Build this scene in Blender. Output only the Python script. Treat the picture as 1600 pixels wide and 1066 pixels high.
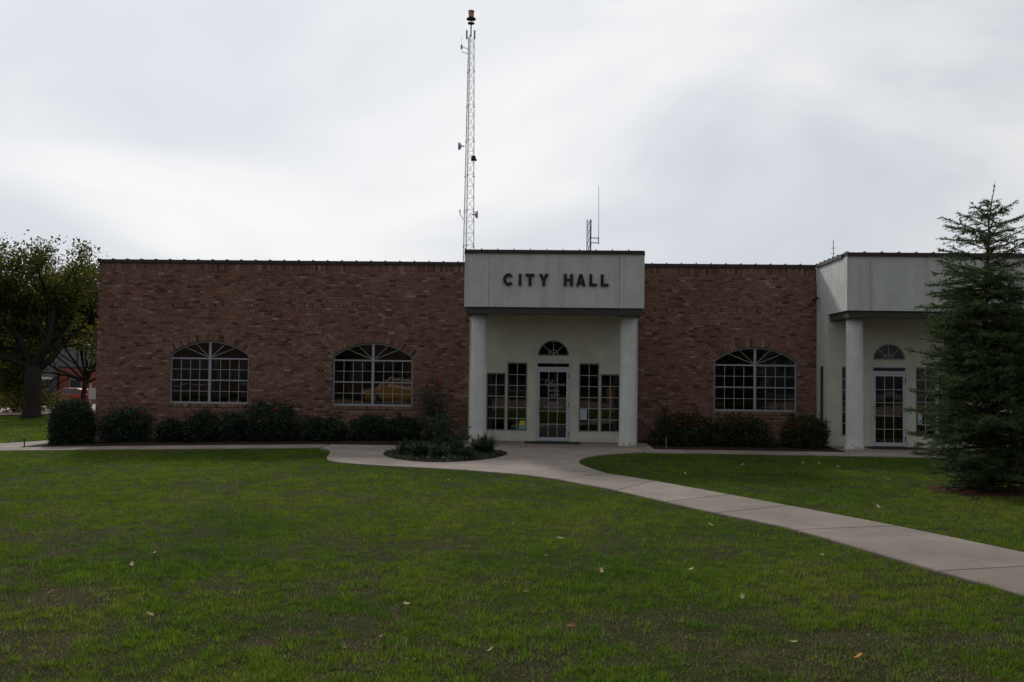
import bpy, bmesh, math, random
import numpy as np
from mathutils import Matrix, Vector

for o in list(bpy.data.objects):
    bpy.data.objects.remove(o)
SC = bpy.context.scene
COL = SC.collection
RNG = np.random.default_rng(7)
random.seed(7)

# ------------------------------------------------------------------ camera
F_PX, PITCH, ROLL, YAW, EYE = 1491.7, 0.0343, 0.0130, 0.0422, 1.9
D = Vector((-math.sin(YAW) * math.cos(PITCH), math.cos(YAW) * math.cos(PITCH), math.sin(PITCH)))
R0 = Vector((math.cos(YAW), math.sin(YAW), 0.0))
U0 = R0.cross(D)
R = R0 * math.cos(ROLL) + U0 * math.sin(ROLL)
U = U0 * math.cos(ROLL) - R0 * math.sin(ROLL)
cam = bpy.data.cameras.new('camera')
cam.sensor_width = 36.0
cam.lens = F_PX / 1600 * 36.0
cam.clip_start = 0.05
cam.clip_end = 6000
co = bpy.data.objects.new('camera', cam)
COL.objects.link(co)
co.matrix_world = Matrix(((R.x, U.x, -D.x, 0), (R.y, U.y, -D.y, 0), (R.z, U.z, -D.z, EYE), (0, 0, 0, 1)))
SC.camera = co

# ------------------------------------------------------------------ sky and sun
SUN_EL, SUN_AZ = math.radians(31.7), math.radians(20.9)      # behind the building, left of straight ahead
SUN = Vector((-math.sin(SUN_AZ) * math.cos(SUN_EL), math.cos(SUN_AZ) * math.cos(SUN_EL), math.sin(SUN_EL)))
SKY_BASE, SKY_GLOW = 0.30, 0.63
world = bpy.data.worlds.new('World')
SC.world = world
world.use_nodes = True
wn, wl = world.node_tree.nodes, world.node_tree.links
wn.clear()
def wnode(t, **kw):
    n = wn.new(t)
    for k, v in kw.items():
        setattr(n, k, v)
    return n
def wmath(op, a, b=None, c=None):
    n = wn.new('ShaderNodeMath'); n.operation = op
    for i, s in enumerate((a, b, c)):
        if s is None: continue
        if isinstance(s, (int, float)): n.inputs[i].default_value = s
        else: wl.new(s, n.inputs[i])
    return n.outputs[0]
sky = wnode('ShaderNodeTexSky', sky_type='NISHITA', sun_disc=False)
sky.sun_elevation = SUN_EL
sky.sun_rotation = -SUN_AZ
tc = wnode('ShaderNodeTexCoord')
sep = wnode('ShaderNodeSeparateXYZ'); wl.new(tc.outputs['Generated'], sep.inputs[0])
den = wmath('ADD', wmath('MAXIMUM', sep.outputs[2], 0.0), 0.5)
cmb = wnode('ShaderNodeCombineXYZ')
wl.new(wmath('DIVIDE', sep.outputs[0], den), cmb.inputs[0])
wl.new(wmath('DIVIDE', sep.outputs[1], den), cmb.inputs[1])
mp = wnode('ShaderNodeMapping'); wl.new(cmb.outputs[0], mp.inputs[0])
mp.inputs['Rotation'].default_value = (0, 0, 2.7123)
mp.inputs['Scale'].default_value = (1.0, 1.5, 1)
mp.inputs['Location'].default_value = (-10.447, -0.696, 0)
nz = wnode('ShaderNodeTexNoise'); wl.new(mp.outputs[0], nz.inputs['Vector'])
nz.inputs['Scale'].default_value = 1.2
nz.inputs['Detail'].default_value = 4
nz.inputs['Roughness'].default_value = 0.46
nz.inputs['Distortion'].default_value = 0.7
rmp = wnode('ShaderNodeValToRGB'); wl.new(nz.outputs[0], rmp.inputs[0])
rmp.color_ramp.interpolation = 'EASE'
rmp.color_ramp.elements[0].position = 0.32; rmp.color_ramp.elements[0].color = (0.75, 0.79, 0.86, 1)
rmp.color_ramp.elements[1].position = 0.66; rmp.color_ramp.elements[1].color = (1.06, 1.06, 1.06, 1)
dt = wnode('ShaderNodeVectorMath', operation='DOT_PRODUCT')
wl.new(tc.outputs['Generated'], dt.inputs[0]); dt.inputs[1].default_value = SUN
glow = wmath('POWER', wmath('MULTIPLY_ADD', dt.outputs['Value'], 0.5, 0.5), 1.6)
lum = wmath('MULTIPLY', wmath('MULTIPLY_ADD', glow, SKY_GLOW, SKY_BASE), 10.0)
sc_ = wnode('ShaderNodeVectorMath', operation='SCALE')
wl.new(rmp.outputs[0], sc_.inputs[0]); wl.new(lum, sc_.inputs['Scale'])
mx = wnode('ShaderNodeMix', data_type='RGBA'); mx.inputs[0].default_value = 0.95
wl.new(sky.outputs[0], mx.inputs[6]); wl.new(sc_.outputs[0], mx.inputs[7])
bg = wnode('ShaderNodeBackground'); bg.inputs['Strength'].default_value = 0.1
wl.new(mx.outputs[2], bg.inputs['Color'])
wo = wnode('ShaderNodeOutputWorld'); wl.new(bg.outputs[0], wo.inputs['Surface'])

sl = bpy.data.lights.new('sun', 'SUN')
sl.energy = 2.0
sl.angle = math.radians(6)
sl.color = (1.0, 0.95, 0.86)
so = bpy.data.objects.new('sun', sl)
COL.objects.link(so)
so.location = SUN * 60
so.rotation_euler = SUN.to_track_quat('Z', 'Y').to_euler()

SC.view_settings.view_transform = 'Standard'
SC.view_settings.look = 'None'
SC.view_settings.exposure = 0.0
SC.view_settings.gamma = 1.0
SC.view_settings.use_curve_mapping = False
SC.cycles.max_bounces = 8
SC.cycles.transparent_max_bounces = 12

# ------------------------------------------------------------------ materials
def new_mat(name):
    m = bpy.data.materials.new(name); m.use_nodes = True
    nt = m.node_tree
    return m, nt, nt.nodes['Principled BSDF']
def N(nt, t, **kw):
    n = nt.nodes.new(t)
    for k, v in kw.items():
        if k in n.inputs.keys() if hasattr(n.inputs, 'keys') else False: n.inputs[k].default_value = v
        else: setattr(n, k, v)
    return n
def noise_fac(nt, scale, detail=4, rough=0.55, vec=None, stretch=None):
    n = nt.nodes.new('ShaderNodeTexNoise')
    n.inputs['Scale'].default_value = scale; n.inputs['Detail'].default_value = detail; n.inputs['Roughness'].default_value = rough
    if vec is None:
        g = nt.nodes.new('ShaderNodeNewGeometry'); vec = g.outputs['Position']
    if stretch:
        mpn = nt.nodes.new('ShaderNodeMapping'); mpn.inputs['Scale'].default_value = stretch
        nt.links.new(vec, mpn.inputs[0]); vec = mpn.outputs[0]
    nt.links.new(vec, n.inputs['Vector'])
    return n.outputs[0]
def ramp(nt, fac, stops, interp='LINEAR'):
    r = nt.nodes.new('ShaderNodeValToRGB'); r.color_ramp.interpolation = interp
    e = r.color_ramp.elements
    e[0].position, e[0].color = stops[0][0], (*stops[0][1], 1)
    e[1].position, e[1].color = stops[-1][0], (*stops[-1][1], 1)
    for p, c in stops[1:-1]:
        q = e.new(p); q.color = (*c, 1)
    nt.links.new(fac, r.inputs[0])
    return r.outputs[0]
def mixc(nt, fac, a, b, mode='MIX'):
    m = nt.nodes.new('ShaderNodeMix'); m.data_type = 'RGBA'; m.blend_type = mode
    for s, i in ((fac, 0), (a, 6), (b, 7)):
        if isinstance(s, (int, float)): m.inputs[i].default_value = s
        elif isinstance(s, tuple): m.inputs[i].default_value = (*s, 1)
        else: nt.links.new(s, m.inputs[i])
    return m.outputs[2]
def bump(nt, bs, fac, strength=0.3, dist=0.01):
    b = nt.nodes.new('ShaderNodeBump'); b.inputs['Strength'].default_value = strength; b.inputs['Distance'].default_value = dist
    nt.links.new(fac, b.inputs['Height']); nt.links.new(b.outputs[0], bs.inputs['Normal'])
def island_rand(nt):
    g = nt.nodes.new('ShaderNodeNewGeometry'); oi = nt.nodes.new('ShaderNodeObjectInfo')
    a = nt.nodes.new('ShaderNodeMath'); a.operation = 'ADD'
    nt.links.new(g.outputs['Random Per Island'], a.inputs[0]); nt.links.new(oi.outputs['Random'], a.inputs[1])
    f = nt.nodes.new('ShaderNodeMath'); f.operation = 'FRACT'; nt.links.new(a.outputs[0], f.inputs[0])
    return f.outputs[0]
def plain(name, col, rough=0.6, metal=0.0, var=0.12, scale=6.0, spec=0.4, bumpy=0.0):
    m, nt, bs = new_mat(name)
    f = noise_fac(nt, scale, 5)
    lo = tuple(c * (1 - var) for c in col); hi = tuple(min(1, c * (1 + var)) for c in col)
    nt.links.new(ramp(nt, f, [(0.3, lo), (0.7, hi)]), bs.inputs['Base Color'])
    bs.inputs['Roughness'].default_value = rough; bs.inputs['Metallic'].default_value = metal
    bs.inputs['Specular IOR Level'].default_value = spec
    if bumpy: bump(nt, bs, noise_fac(nt, scale * 8, 3), bumpy)
    return m
def leafy(name, cols, trans=0.35, rough=0.6):
    """Foliage: colour per leaf from a ramp, with light shining through."""
    m, nt, bs = new_mat(name)
    r = island_rand(nt)
    stops = [(i / max(1, len(cols) - 1), c) for i, c in enumerate(cols)]
    c = ramp(nt, r, stops)
    bs.inputs['Roughness'].default_value = rough; bs.inputs['Specular IOR Level'].default_value = 0.25
    nt.links.new(c, bs.inputs['Base Color'])
    t = nt.nodes.new('ShaderNodeBsdfTranslucent'); nt.links.new(c, t.inputs[0])
    mxs = nt.nodes.new('ShaderNodeMixShader'); mxs.inputs[0].default_value = trans
    nt.links.new(bs.outputs[0], mxs.inputs[1]); nt.links.new(t.outputs[0], mxs.inputs[2])
    nt.links.new(mxs.outputs[0], nt.nodes['Material Output'].inputs[0])
    return m
M = {}
def mk_brick():
    m, nt, bs = new_mat('brick')
    r = island_rand(nt)
    c = ramp(nt, r, [(0.0, (.085, .050, .040)), (0.07, (.150, .076, .057)), (0.25, (.215, .106, .079)), (0.50, (.24, .124, .092)),
                     (0.75, (.245, .134, .101)), (0.90, (.265, .156, .122)), (0.97, (.30, .205, .168)), (1.0, (.35, .27, .23))])
    n1 = noise_fac(nt, 38, 4)
    c = mixc(nt, 0.55, c, ramp(nt, n1, [(0.3, (.62, .6, .6)), (0.7, (1.25, 1.22, 1.2))]), 'MULTIPLY')
    gp = nt.nodes.new('ShaderNodeNewGeometry'); vs = nt.nodes.new('ShaderNodeVectorMath'); vs.operation = 'MULTIPLY_ADD'
    cb = nt.nodes.new('ShaderNodeCombineXYZ')
    for k_ in range(3): nt.links.new(r, cb.inputs[k_])
    nt.links.new(cb.outputs[0], vs.inputs[0]); vs.inputs[1].default_value = (91.7, 53.3, 77.1); nt.links.new(gp.outputs['Position'], vs.inputs[2])
    n3 = noise_fac(nt, 11, 3, 0.6, vs.outputs[0])
    c = mixc(nt, 0.6, c, ramp(nt, n3, [(0.32, (.55, .53, .52)), (0.5, (.98, .96, .95)), (0.68, (1.5, 1.46, 1.42))]), 'MULTIPLY')
    n2 = noise_fac(nt, 0.55, 3)
    c = mixc(nt, 0.6, c, ramp(nt, n2, [(0.35, (.80, .80, .82)), (0.65, (1.12, 1.1, 1.06))]), 'MULTIPLY')
    nt.links.new(c, bs.inputs['Base Color']); bs.inputs['Roughness'].default_value = 0.9; bs.inputs['Specular IOR Level'].default_value = 0.2
    bump(nt, bs, noise_fac(nt, 90, 3), 0.5, 0.004)
    return m
M['brick'] = mk_brick()
M['mortar'] = plain('mortar', (.27, .215, .175), 0.95, var=0.25, scale=9, spec=0.1, bumpy=0.4)
def mk_stucco(name, col, streak=0.5, warm=(0.42, 0.38, 0.29)):
    m, nt, bs = new_mat(name)
    f = noise_fac(nt, 2.2, 6, 0.6)
    c = ramp(nt, f, [(0.28, tuple(x * .86 for x in col)), (0.72, tuple(min(1, x * 1.08) for x in col))])
    s = noise_fac(nt, 1.0, 5, 0.6, stretch=(5.5, 5.5, 0.45))
    sm = ramp(nt, s, [(0.47, (0, 0, 0)), (0.72, (streak,) * 3)])
    c = mixc(nt, sm, c, warm)
    s2 = noise_fac(nt, 1.0, 4, 0.5, stretch=(14, 14, 1.6))
    c = mixc(nt, ramp(nt, s2, [(0.58, (0, 0, 0)), (0.8, (streak * .6,) * 3)]), c, tuple(x * .55 for x in col))
    nt.links.new(c, bs.inputs['Base Color']); bs.inputs['Roughness'].default_value = 0.88; bs.inputs['Specular IOR Level'].default_value = 0.2
    bump(nt, bs, noise_fac(nt, 120, 2), 0.35, 0.004)
    return m
M['stucco'] = mk_stucco('grey_white_stucco', (.56, .58, .57), 0.62)
M['cream'] = mk_stucco('cream_stucco', (.60, .59, .50), 0.12, (.5, .47, .38))
M['column'] = mk_stucco('column_paint', (.66, .68, .66), 0.40, (.42, .41, .36))
def splash(m):
    nt = m.node_tree; bs = nt.nodes['Principled BSDF']; old = bs.inputs['Base Color'].links[0].from_socket
    g = nt.nodes.new('ShaderNodeNewGeometry'); sp = nt.nodes.new('ShaderNodeSeparateXYZ'); nt.links.new(g.outputs['Position'], sp.inputs[0])
    a = nt.nodes.new('ShaderNodeMath'); a.operation = 'MULTIPLY_ADD'; a.inputs[1].default_value = -1.6; a.inputs[2].default_value = .30
    nt.links.new(sp.outputs[2], a.inputs[0])
    b = nt.nodes.new('ShaderNodeMath'); b.operation = 'ADD'; nt.links.new(a.outputs[0], b.inputs[0]); nt.links.new(noise_fac(nt, 9, 5, .7), b.inputs[1])
    nt.links.new(mixc(nt, ramp(nt, b.outputs[0], [(.56, (0, 0, 0)), (.74, (.75, .75, .75))]), old, (.23, .20, .16)), bs.inputs['Base Color'])
splash(M['column'])
M['joint'] = plain('dark_joint_gap', (.10, .10, .095), 0.9)  # dark backing that shows through the open joints
M['coping'] = plain('bronze_coping_metal', (.045, .038, .034), 0.5, 0.3, spec=0.4)
M['beam'] = plain('olive_brown_beam_paint', (.05, .048, .040), 0.7, var=0.15)
M['letter'] = plain('black_letter_metal', (.012, .013, .014), 0.45, 0.2)
M['alu'] = plain('pale_aluminium', (.36, .375, .41), 0.45, 0.1, var=0.06)
M['door_alu'] = plain('door_aluminium', (.52, .53, .56), 0.45, 0.1, var=0.06)
M['dull_alu'] = plain('dull_sidelight_frame', (.24, .25, .255), 0.5, 0.1, var=0.06)
M['muntin'] = plain('pale_muntin', (.40, .40, .385), 0.5, 0.0, var=0.05)
M['black'] = plain('black_rubber', (.015, .015, .016), 0.8)
M['darkmetal'] = plain('dark_metal', (.05, .05, .055), 0.5, 0.5)
M['interior'] = plain('interior_paint', (.22, .21, .19), 0.9)
M['carpet'] = plain('interior_carpet', (.08, .07, .065), 0.95)
M['foundation'] = plain('foundation_concrete', (.13, .125, .12), 0.9, var=0.2)
M['decal_white'] = plain('white_vinyl', (.34, .36, .38), 0.6)
M['poster'] = plain('pale_blue_paper', (.42, .52, .62), 0.7, var=0.2, scale=25)
M['yellow_print'] = plain('yellow_print', (.62, .52, .05), 0.6)
M['teal_print'] = plain('teal_print', (.18, .36, .42), 0.6)
def mk_glass():
    m, nt, bs = new_mat('window_glass')
    nt.nodes.remove(bs)
    tr = nt.nodes.new('ShaderNodeBsdfTransparent'); tr.inputs[0].default_value = (.45, .47, .47, 1)
    gl = nt.nodes.new('ShaderNodeBsdfGlossy'); gl.inputs['Roughness'].default_value = 0.02; gl.inputs[0].default_value = (1, 1, 1, 1)
    fr = nt.nodes.new('ShaderNodeFresnel'); fr.inputs[0].default_value = 1.75
    w = nt.nodes.new('ShaderNodeBump'); w.inputs['Strength'].default_value = 0.10; w.inputs['Distance'].default_value = 0.006
    nt.links.new(noise_fac(nt, 1.6, 2), w.inputs['Height']); nt.links.new(w.outputs[0], gl.inputs['Normal'])
    mxs = nt.nodes.new('ShaderNodeMixShader')
    nt.links.new(fr.outputs[0], mxs.inputs[0]); nt.links.new(tr.outputs[0], mxs.inputs[1]); nt.links.new(gl.outputs[0], mxs.inputs[2])
    nt.links.new(mxs.outputs[0], nt.nodes['Material Output'].inputs[0])
    return m
M['glass'] = mk_glass()
def mk_concrete():
    m, nt, bs = new_mat('walk_concrete')
    r = island_rand(nt)
    base = ramp(nt, r, [(0, (.198, .167, .144)), (0.5, (.238, .202, .175)), (1, (.276, .236, .206))])
    c = mixc(nt, 0.8, base, ramp(nt, noise_fac(nt, 1.1, 6, 0.65), [(0.28, (.62, .61, .60)), (0.7, (1.2, 1.19, 1.17))]), 'MULTIPLY')
    c = mixc(nt, 0.7, c, ramp(nt, noise_fac(nt, 45, 3, 0.7), [(0.3, (.8, .8, .8)), (0.7, (1.15, 1.15, 1.15))]), 'MULTIPLY')
    st = ramp(nt, noise_fac(nt, 0.42, 5, 0.6), [(0.56, (0, 0, 0)), (0.70, (.5, .5, .5))])
    c = mixc(nt, st, c, (.13, .11, .095))
    nt.links.new(c, bs.inputs['Base Color']); bs.inputs['Roughness'].default_value = 0.9; bs.inputs['Specular IOR Level'].default_value = 0.2
    bump(nt, bs, noise_fac(nt, 70, 4), 0.35, 0.005)
    return m
M['concrete'] = mk_concrete()
def mk_ground():
    m, nt, bs = new_mat('lawn_soil')
    c = ramp(nt, noise_fac(nt, 1.3, 6, 0.65), [(0.3, (.020, .026, .008)), (0.5, (.030, .033, .012)), (0.62, (.046, .038, .022)), (0.75, (.062, .050, .032))])
    c = mixc(nt, 0.8, c, ramp(nt, noise_fac(nt, 55, 4, 0.7), [(0.3, (.55, .55, .55)), (0.7, (1.4, 1.38, 1.3))]), 'MULTIPLY')
    nt.links.new(c, bs.inputs['Base Color']); bs.inputs['Roughness'].default_value = 1.0; bs.inputs['Specular IOR Level'].default_value = 0.05
    bump(nt, bs, noise_fac(nt, 60, 5), 0.8, 0.02)
    return m
M['ground'] = mk_ground()
M['mulch'] = plain('dark_mulch', (.028, .021, .017), 1.0, var=0.5, scale=30, spec=0.05, bumpy=0.8)
M['red_mulch'] = plain('red_brown_mulch', (.07, .032, .022), 1.0, var=0.5, scale=40, spec=0.05, bumpy=0.8)
def mk_brickroad():
    m, nt, bs = new_mat('brick_paving')
    c = ramp(nt, noise_fac(nt, 0.7, 6, 0.6), [(0.3, (.17, .105, .09)), (0.7, (.27, .185, .16))])
    bt = nt.nodes.new('ShaderNodeTexBrick'); bt.inputs['Scale'].default_value = 1.0
    bt.inputs['Brick Width'].default_value = 0.21; bt.inputs['Row Height'].default_value = 0.1; bt.inputs['Mortar Size'].default_value = 0.008
    bt.inputs['Color1'].default_value = (.85, .8, .8, 1); bt.inputs['Color2'].default_value = (1.15, 1.1, 1.05, 1); bt.inputs['Mortar'].default_value = (.5, .5, .5, 1)
    g = nt.nodes.new('ShaderNodeNewGeometry'); nt.links.new(g.outputs['Position'], bt.inputs['Vector'])
    c = mixc(nt, 0.8, c, bt.outputs[0], 'MULTIPLY')
    nt.links.new(c, bs.inputs['Base Color']); bs.inputs['Roughness'].default_value = 0.85
    return m
M['brickroad'] = mk_brickroad()
def mk_bark(name, col):
    m, nt, bs = new_mat(name)
    c = ramp(nt, noise_fac(nt, 1.0, 6, 0.7, stretch=(14, 14, 2.5)), [(0.3, tuple(x * .5 for x in col)), (0.7, tuple(x * 1.3 for x in col))])
    nt.links.new(c, bs.inputs['Base Color']); bs.inputs['Roughness'].default_value = 1.0; bs.inputs['Specular IOR Level'].default_value = 0.1
    bump(nt, bs, noise_fac(nt, 1.0, 4, 0.7, stretch=(22, 22, 4)), 0.9, 0.03)
    return m
M['bark'] = mk_bark('oak_bark', (.045, .037, .031))
M['cedar_bark'] = mk_bark('cedar_bark', (.07, .05, .04))
M['twig'] = plain('shrub_twig', (.06, .045, .035), 1.0)
M['oak_leaf'] = leafy('tree_leaf', [(.034, .050, .010), (.062, .076, .013), (.105, .110, .018), (.165, .145, .024)], 0.5)
M['box_leaf'] = leafy('boxwood_leaf', [(.016, .030, .012), (.028, .048, .018), (.042, .062, .024)], 0.25)
M['dark_leaf'] = leafy('dark_shrub_leaf', [(.012, .024, .013), (.022, .038, .019), (.05, .072, .034)], 0.25)
M['rose_leaf'] = leafy('rose_leaf', [(.018, .036, .018), (.030, .052, .026), (.05, .075, .042)], 0.25)
M['nandina_leaf'] = leafy('nandina_leaf', [(.016, .034, .012), (.028, .05, .016), (.045, .062, .02), (.08, .045, .022)], 0.3)
M['nandina_red'] = leafy('nandina_red_leaf', [(.17, .035, .02), (.12, .055, .02), (.07, .07, .02)], 0.3)
M['iris_leaf'] = leafy('strap_leaf', [(.018, .040, .020), (.030, .058, .028), (.05, .075, .04)], 0.3)
M['pale_leaf'] = leafy('pale_shrub_leaf', [(.03, .055, .028), (.06, .09, .05), (.12, .15, .10)], .3)
M['cedar_tip'] = leafy('cedar_tip_needle', [(.05, .075, .028), (.09, .115, .04), (.14, .16, .06)], .25)
M['cedar'] = leafy('cedar_needle', [(.034, .060, .025), (.054, .092, .035), (.080, .122, .042), (.12, .16, .055)], 0.3)
M['petal'] = leafy('red_petal', [(.36, .012, .016), (.48, .02, .022)], 0.2)
M['tan_leaf'] = plain('dry_tan_leaf', (.42, .32, .22), 0.8, var=0.2, scale=40)
M['brown_leaf'] = plain('dry_brown_leaf', (.17, .075, .04), 0.8, var=0.3, scale=40)
M['orange_leaf'] = plain('orange_leaf', (.52, .20, .03), 0.8, var=0.2, scale=40)
M['galv'] = plain('galvanised_steel', (.33, .34, .36), 0.5, 0.4)
M['dish'] = plain('pale_dish', (.48, .51, .58), 0.5)
M['rust_red'] = plain('rust_red_paint', (.52, .27, .17), 0.7, var=0.25)
M['car_red'] = plain('red_car_paint', (.30, .012, .018), 0.25, 0.0, var=0.03, spec=0.6)
M['car_yellow'] = plain('yellow_car_paint', (.33, .175, .02), 0.4, 0.0, var=0.03, spec=0.6)
M['car_glass'] = plain('car_glass', (.03, .035, .04), 0.08, spec=0.7)
M['car_light'] = plain('lamp_lens', (.6, .6, .6), 0.2)
M['white_paint'] = plain('white_paint', (.62, .62, .60), 0.6)
M['grey_render'] = plain('grey_render', (.11, .11, .112), 0.9, var=0.15, scale=1)
M['red_render'] = plain('red_brick_render', (.22, .075, .045), 0.9, var=0.2, scale=2)
M['shop_brick'] = plain('dark_shop_brick', (.065, .042, .035), 0.9, var=0.25, scale=2)
M['asphalt'] = plain('kerb_concrete', (.30, .28, .27), 0.9)

# ------------------------------------------------------------------ geometry helpers
WLOC = {}
def wpos(o):
    return WLOC.get(o.name, Vector((0, 0, 0))) if o else Vector((0, 0, 0))
def tag(o, label=None, cat=None, group=None, kind=None):
    if label: o['label'] = label
    if cat: o['category'] = cat
    if group: o['group'] = group
    if kind: o['kind'] = kind
    return o
def thing(name, label, cat, loc=(0, 0, 0), group=None, parent=None):
    o = bpy.data.objects.new(name, None); COL.objects.link(o)
    o.empty_display_size = 0.1
    o.location = Vector(loc) - wpos(parent); o.parent = parent
    WLOC[o.name] = Vector(loc)
    return tag(o, label, cat, group)
def holder(name, loc, parent):
    return thing(name, None, None, loc, None, parent)
def link(name, mesh, parent=None, loc=(0, 0, 0), rot=None):
    """Object with given world location (before any rotation of its parent)."""
    o = bpy.data.objects.new(name, mesh); COL.objects.link(o)
    o.parent = parent; o.location = Vector(loc) - wpos(parent)
    if rot is not None: o.rotation_euler = rot
    WLOC[o.name] = Vector(loc)
    return o
class MB:
    def __init__(s): s.v, s.f = [], []
    def poly(s, pts):
        b = len(s.v); s.v += [tuple(p) for p in pts]; s.f.append(tuple(range(b, b + len(pts))))
    def box(s, x0, x1, y0, y1, z0, z1):
        b = len(s.v)
        s.v += [(x0, y0, z0), (x1, y0, z0), (x1, y1, z0), (x0, y1, z0), (x0, y0, z1), (x1, y0, z1), (x1, y1, z1), (x0, y1, z1)]
        s.f += [tuple(b + i for i in q) for q in ((0, 3, 2, 1), (4, 5, 6, 7), (0, 1, 5, 4), (1, 2, 6, 5), (2, 3, 7, 6), (3, 0, 4, 7))]
        return s
    def prism_y(s, pts, y0, y1):
        """pts (x,z) counter-clockwise seen from -Y, extruded from y0 (front) to y1."""
        n = len(pts); b = len(s.v)
        s.v += [(p[0], y0, p[1]) for p in pts] + [(p[0], y1, p[1]) for p in pts]
        s.f.append(tuple(b + i for i in range(n))); s.f.append(tuple(b + n + i for i in reversed(range(n))))
        for i in range(n):
            j = (i + 1) % n; s.f.append((b + i, b + n + i, b + n + j, b + j))
        return s
    def bar(s, p, q, w, d=None):
        """square bar from p to q."""
        d = d or w
        p, q = Vector(p), Vector(q); a = (q - p).normalized()
        u = a.cross(Vector((0, 1, 0)) if abs(a.y) < .9 else Vector((1, 0, 0))).normalized(); v = a.cross(u)
        b = len(s.v)
        for c in (p, q):
            for su, sv in ((-1, -1), (1, -1), (1, 1), (-1, 1)):
                s.v.append(tuple(c + u * su * w / 2 + v * sv * d / 2))
        s.f += [tuple(b + i for i in k) for k in ((0, 3, 2, 1), (4, 5, 6, 7), (0, 1, 5, 4), (1, 2, 6, 5), (2, 3, 7, 6), (3, 0, 4, 7))]
        return s
    def tube(s, pts, rad, n=8, cap=True):
        pts = [Vector(p) for p in pts]; b = len(s.v)
        for i, p in enumerate(pts):
            a = (pts[min(i + 1, len(pts) - 1)] - pts[max(i - 1, 0)]).normalized()
            u = a.cross(Vector((0.31, 0.95, 0.02))).normalized(); v = a.cross(u)
            r = rad[i] if isinstance(rad, (list, tuple)) else rad
            for k in range(n):
                t = 2 * math.pi * k / n
                s.v.append(tuple(p + u * r * math.cos(t) + v * r * math.sin(t)))
        for i in range(len(pts) - 1):
            for k in range(n):
                k2 = (k + 1) % n
                s.f.append((b + i * n + k, b + i * n + k2, b + (i + 1) * n + k2, b + (i + 1) * n + k))
        if cap:
            s.f.append(tuple(b + k for k in reversed(range(n)))); e = b + (len(pts) - 1) * n
            s.f.append(tuple(e + k for k in range(n)))
        return s
    def lathe(s, prof, c, n=24, cap=True):
        """prof (r,z)."""
        b = len(s.v)
        for r, z in prof:
            for k in range(n):
                t = 2 * math.pi * k / n
                s.v.append((c[0] + r * math.cos(t), c[1] + r * math.sin(t), c[2] + z))
        for i in range(len(prof) - 1):
            for k in range(n):
                k2 = (k + 1) % n
                s.f.append((b + i * n + k, b + i * n + k2, b + (i + 1) * n + k2, b + (i + 1) * n + k))
        if cap:
            s.f.append(tuple(b + k for k in reversed(range(n)))); e = b + (len(prof) - 1) * n
            s.f.append(tuple(e + k for k in range(n)))
        return s
    def mesh(s, name, mat, origin=(0, 0, 0), smooth=False):
        m = bpy.data.meshes.new(name)
        ox, oy, oz = origin
        m.from_pydata([(x - ox, y - oy, z - oz) for x, y, z in s.v], [], s.f)
        m.materials.append(mat)
        if smooth: m.polygons.foreach_set('use_smooth', [True] * len(m.polygons))
        m.update()
        return m
    def build(s, name, mat, parent=None, origin=None, smooth=False):
        if origin is None: origin = wpos(parent)
        return link(name, s.mesh(name, mat, origin, smooth), parent, origin)
def np_mesh(name, V, Fc, mat, smooth=False):
    """V (n,3) float, Fc (m,k) int: every face k corners."""
    me = bpy.data.meshes.new(name)
    V = np.ascontiguousarray(V, np.float32); Fc = np.ascontiguousarray(Fc, np.int32)
    k = Fc.shape[1]
    me.vertices.add(len(V)); me.vertices.foreach_set('co', V.ravel())
    me.loops.add(Fc.size); me.loops.foreach_set('vertex_index', Fc.ravel())
    me.polygons.add(len(Fc)); me.polygons.foreach_set('loop_start', np.arange(0, Fc.size, k, dtype=np.int32))
    if smooth: me.polygons.foreach_set('use_smooth', np.ones(len(Fc), bool))
    me.materials.append(mat); me.update(calc_edges=True)
    return me
def tz(x, y):
    a = np.maximum(0, -np.asarray(x, float) - 5); u = .02 * a + .0006 * a * a + .004 * np.maximum(0, np.asarray(y, float) - 30)
    return -4 * (1 - np.exp(-u / 4))
def in_poly(x, y, poly):
    c = np.zeros(len(x), bool); n = len(poly)
    for i in range(n):
        x1, y1 = poly[i]; x2, y2 = poly[(i + 1) % n]
        m = (y1 > y) != (y2 > y)
        c ^= m & (x < (x2 - x1) * (y - y1) / ((y2 - y1) or 1e-9) + x1)
    return c
def catmull(P, k=6):
    P = [np.array(p, float) for p in P]; out = []
    for i in range(len(P) - 1):
        p0, p1, p2, p3 = P[max(i - 1, 0)], P[i], P[i + 1], P[min(i + 2, len(P) - 1)]
        for j in range(k):
            t = j / k
            out.append(.5 * (2 * p1 + (p2 - p0) * t + (2 * p0 - 5 * p1 + 4 * p2 - p3) * t * t + (3 * p1 - p0 - 3 * p2 + p3) * t ** 3))
    out.append(P[-1])
    return [tuple(p) for p in out]
class VNoise:
    def __init__(s, cell, seed):
        s.c = cell; s.g = np.random.default_rng(seed).random((257, 257)); s.g[256] = s.g[0]; s.g[:, 256] = s.g[:, 0]
    def __call__(s, x, y):
        u, v = np.asarray(x) / s.c, np.asarray(y) / s.c
        i, j = np.floor(u).astype(int), np.floor(v).astype(int)
        a, b = u - i, v - j; a = a * a * (3 - 2 * a); b = b * b * (3 - 2 * b)
        i %= 256; j %= 256; g = s.g
        return (g[i, j] * (1 - a) + g[i + 1, j] * a) * (1 - b) + (g[i, j + 1] * (1 - a) + g[i + 1, j + 1] * a) * b
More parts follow.
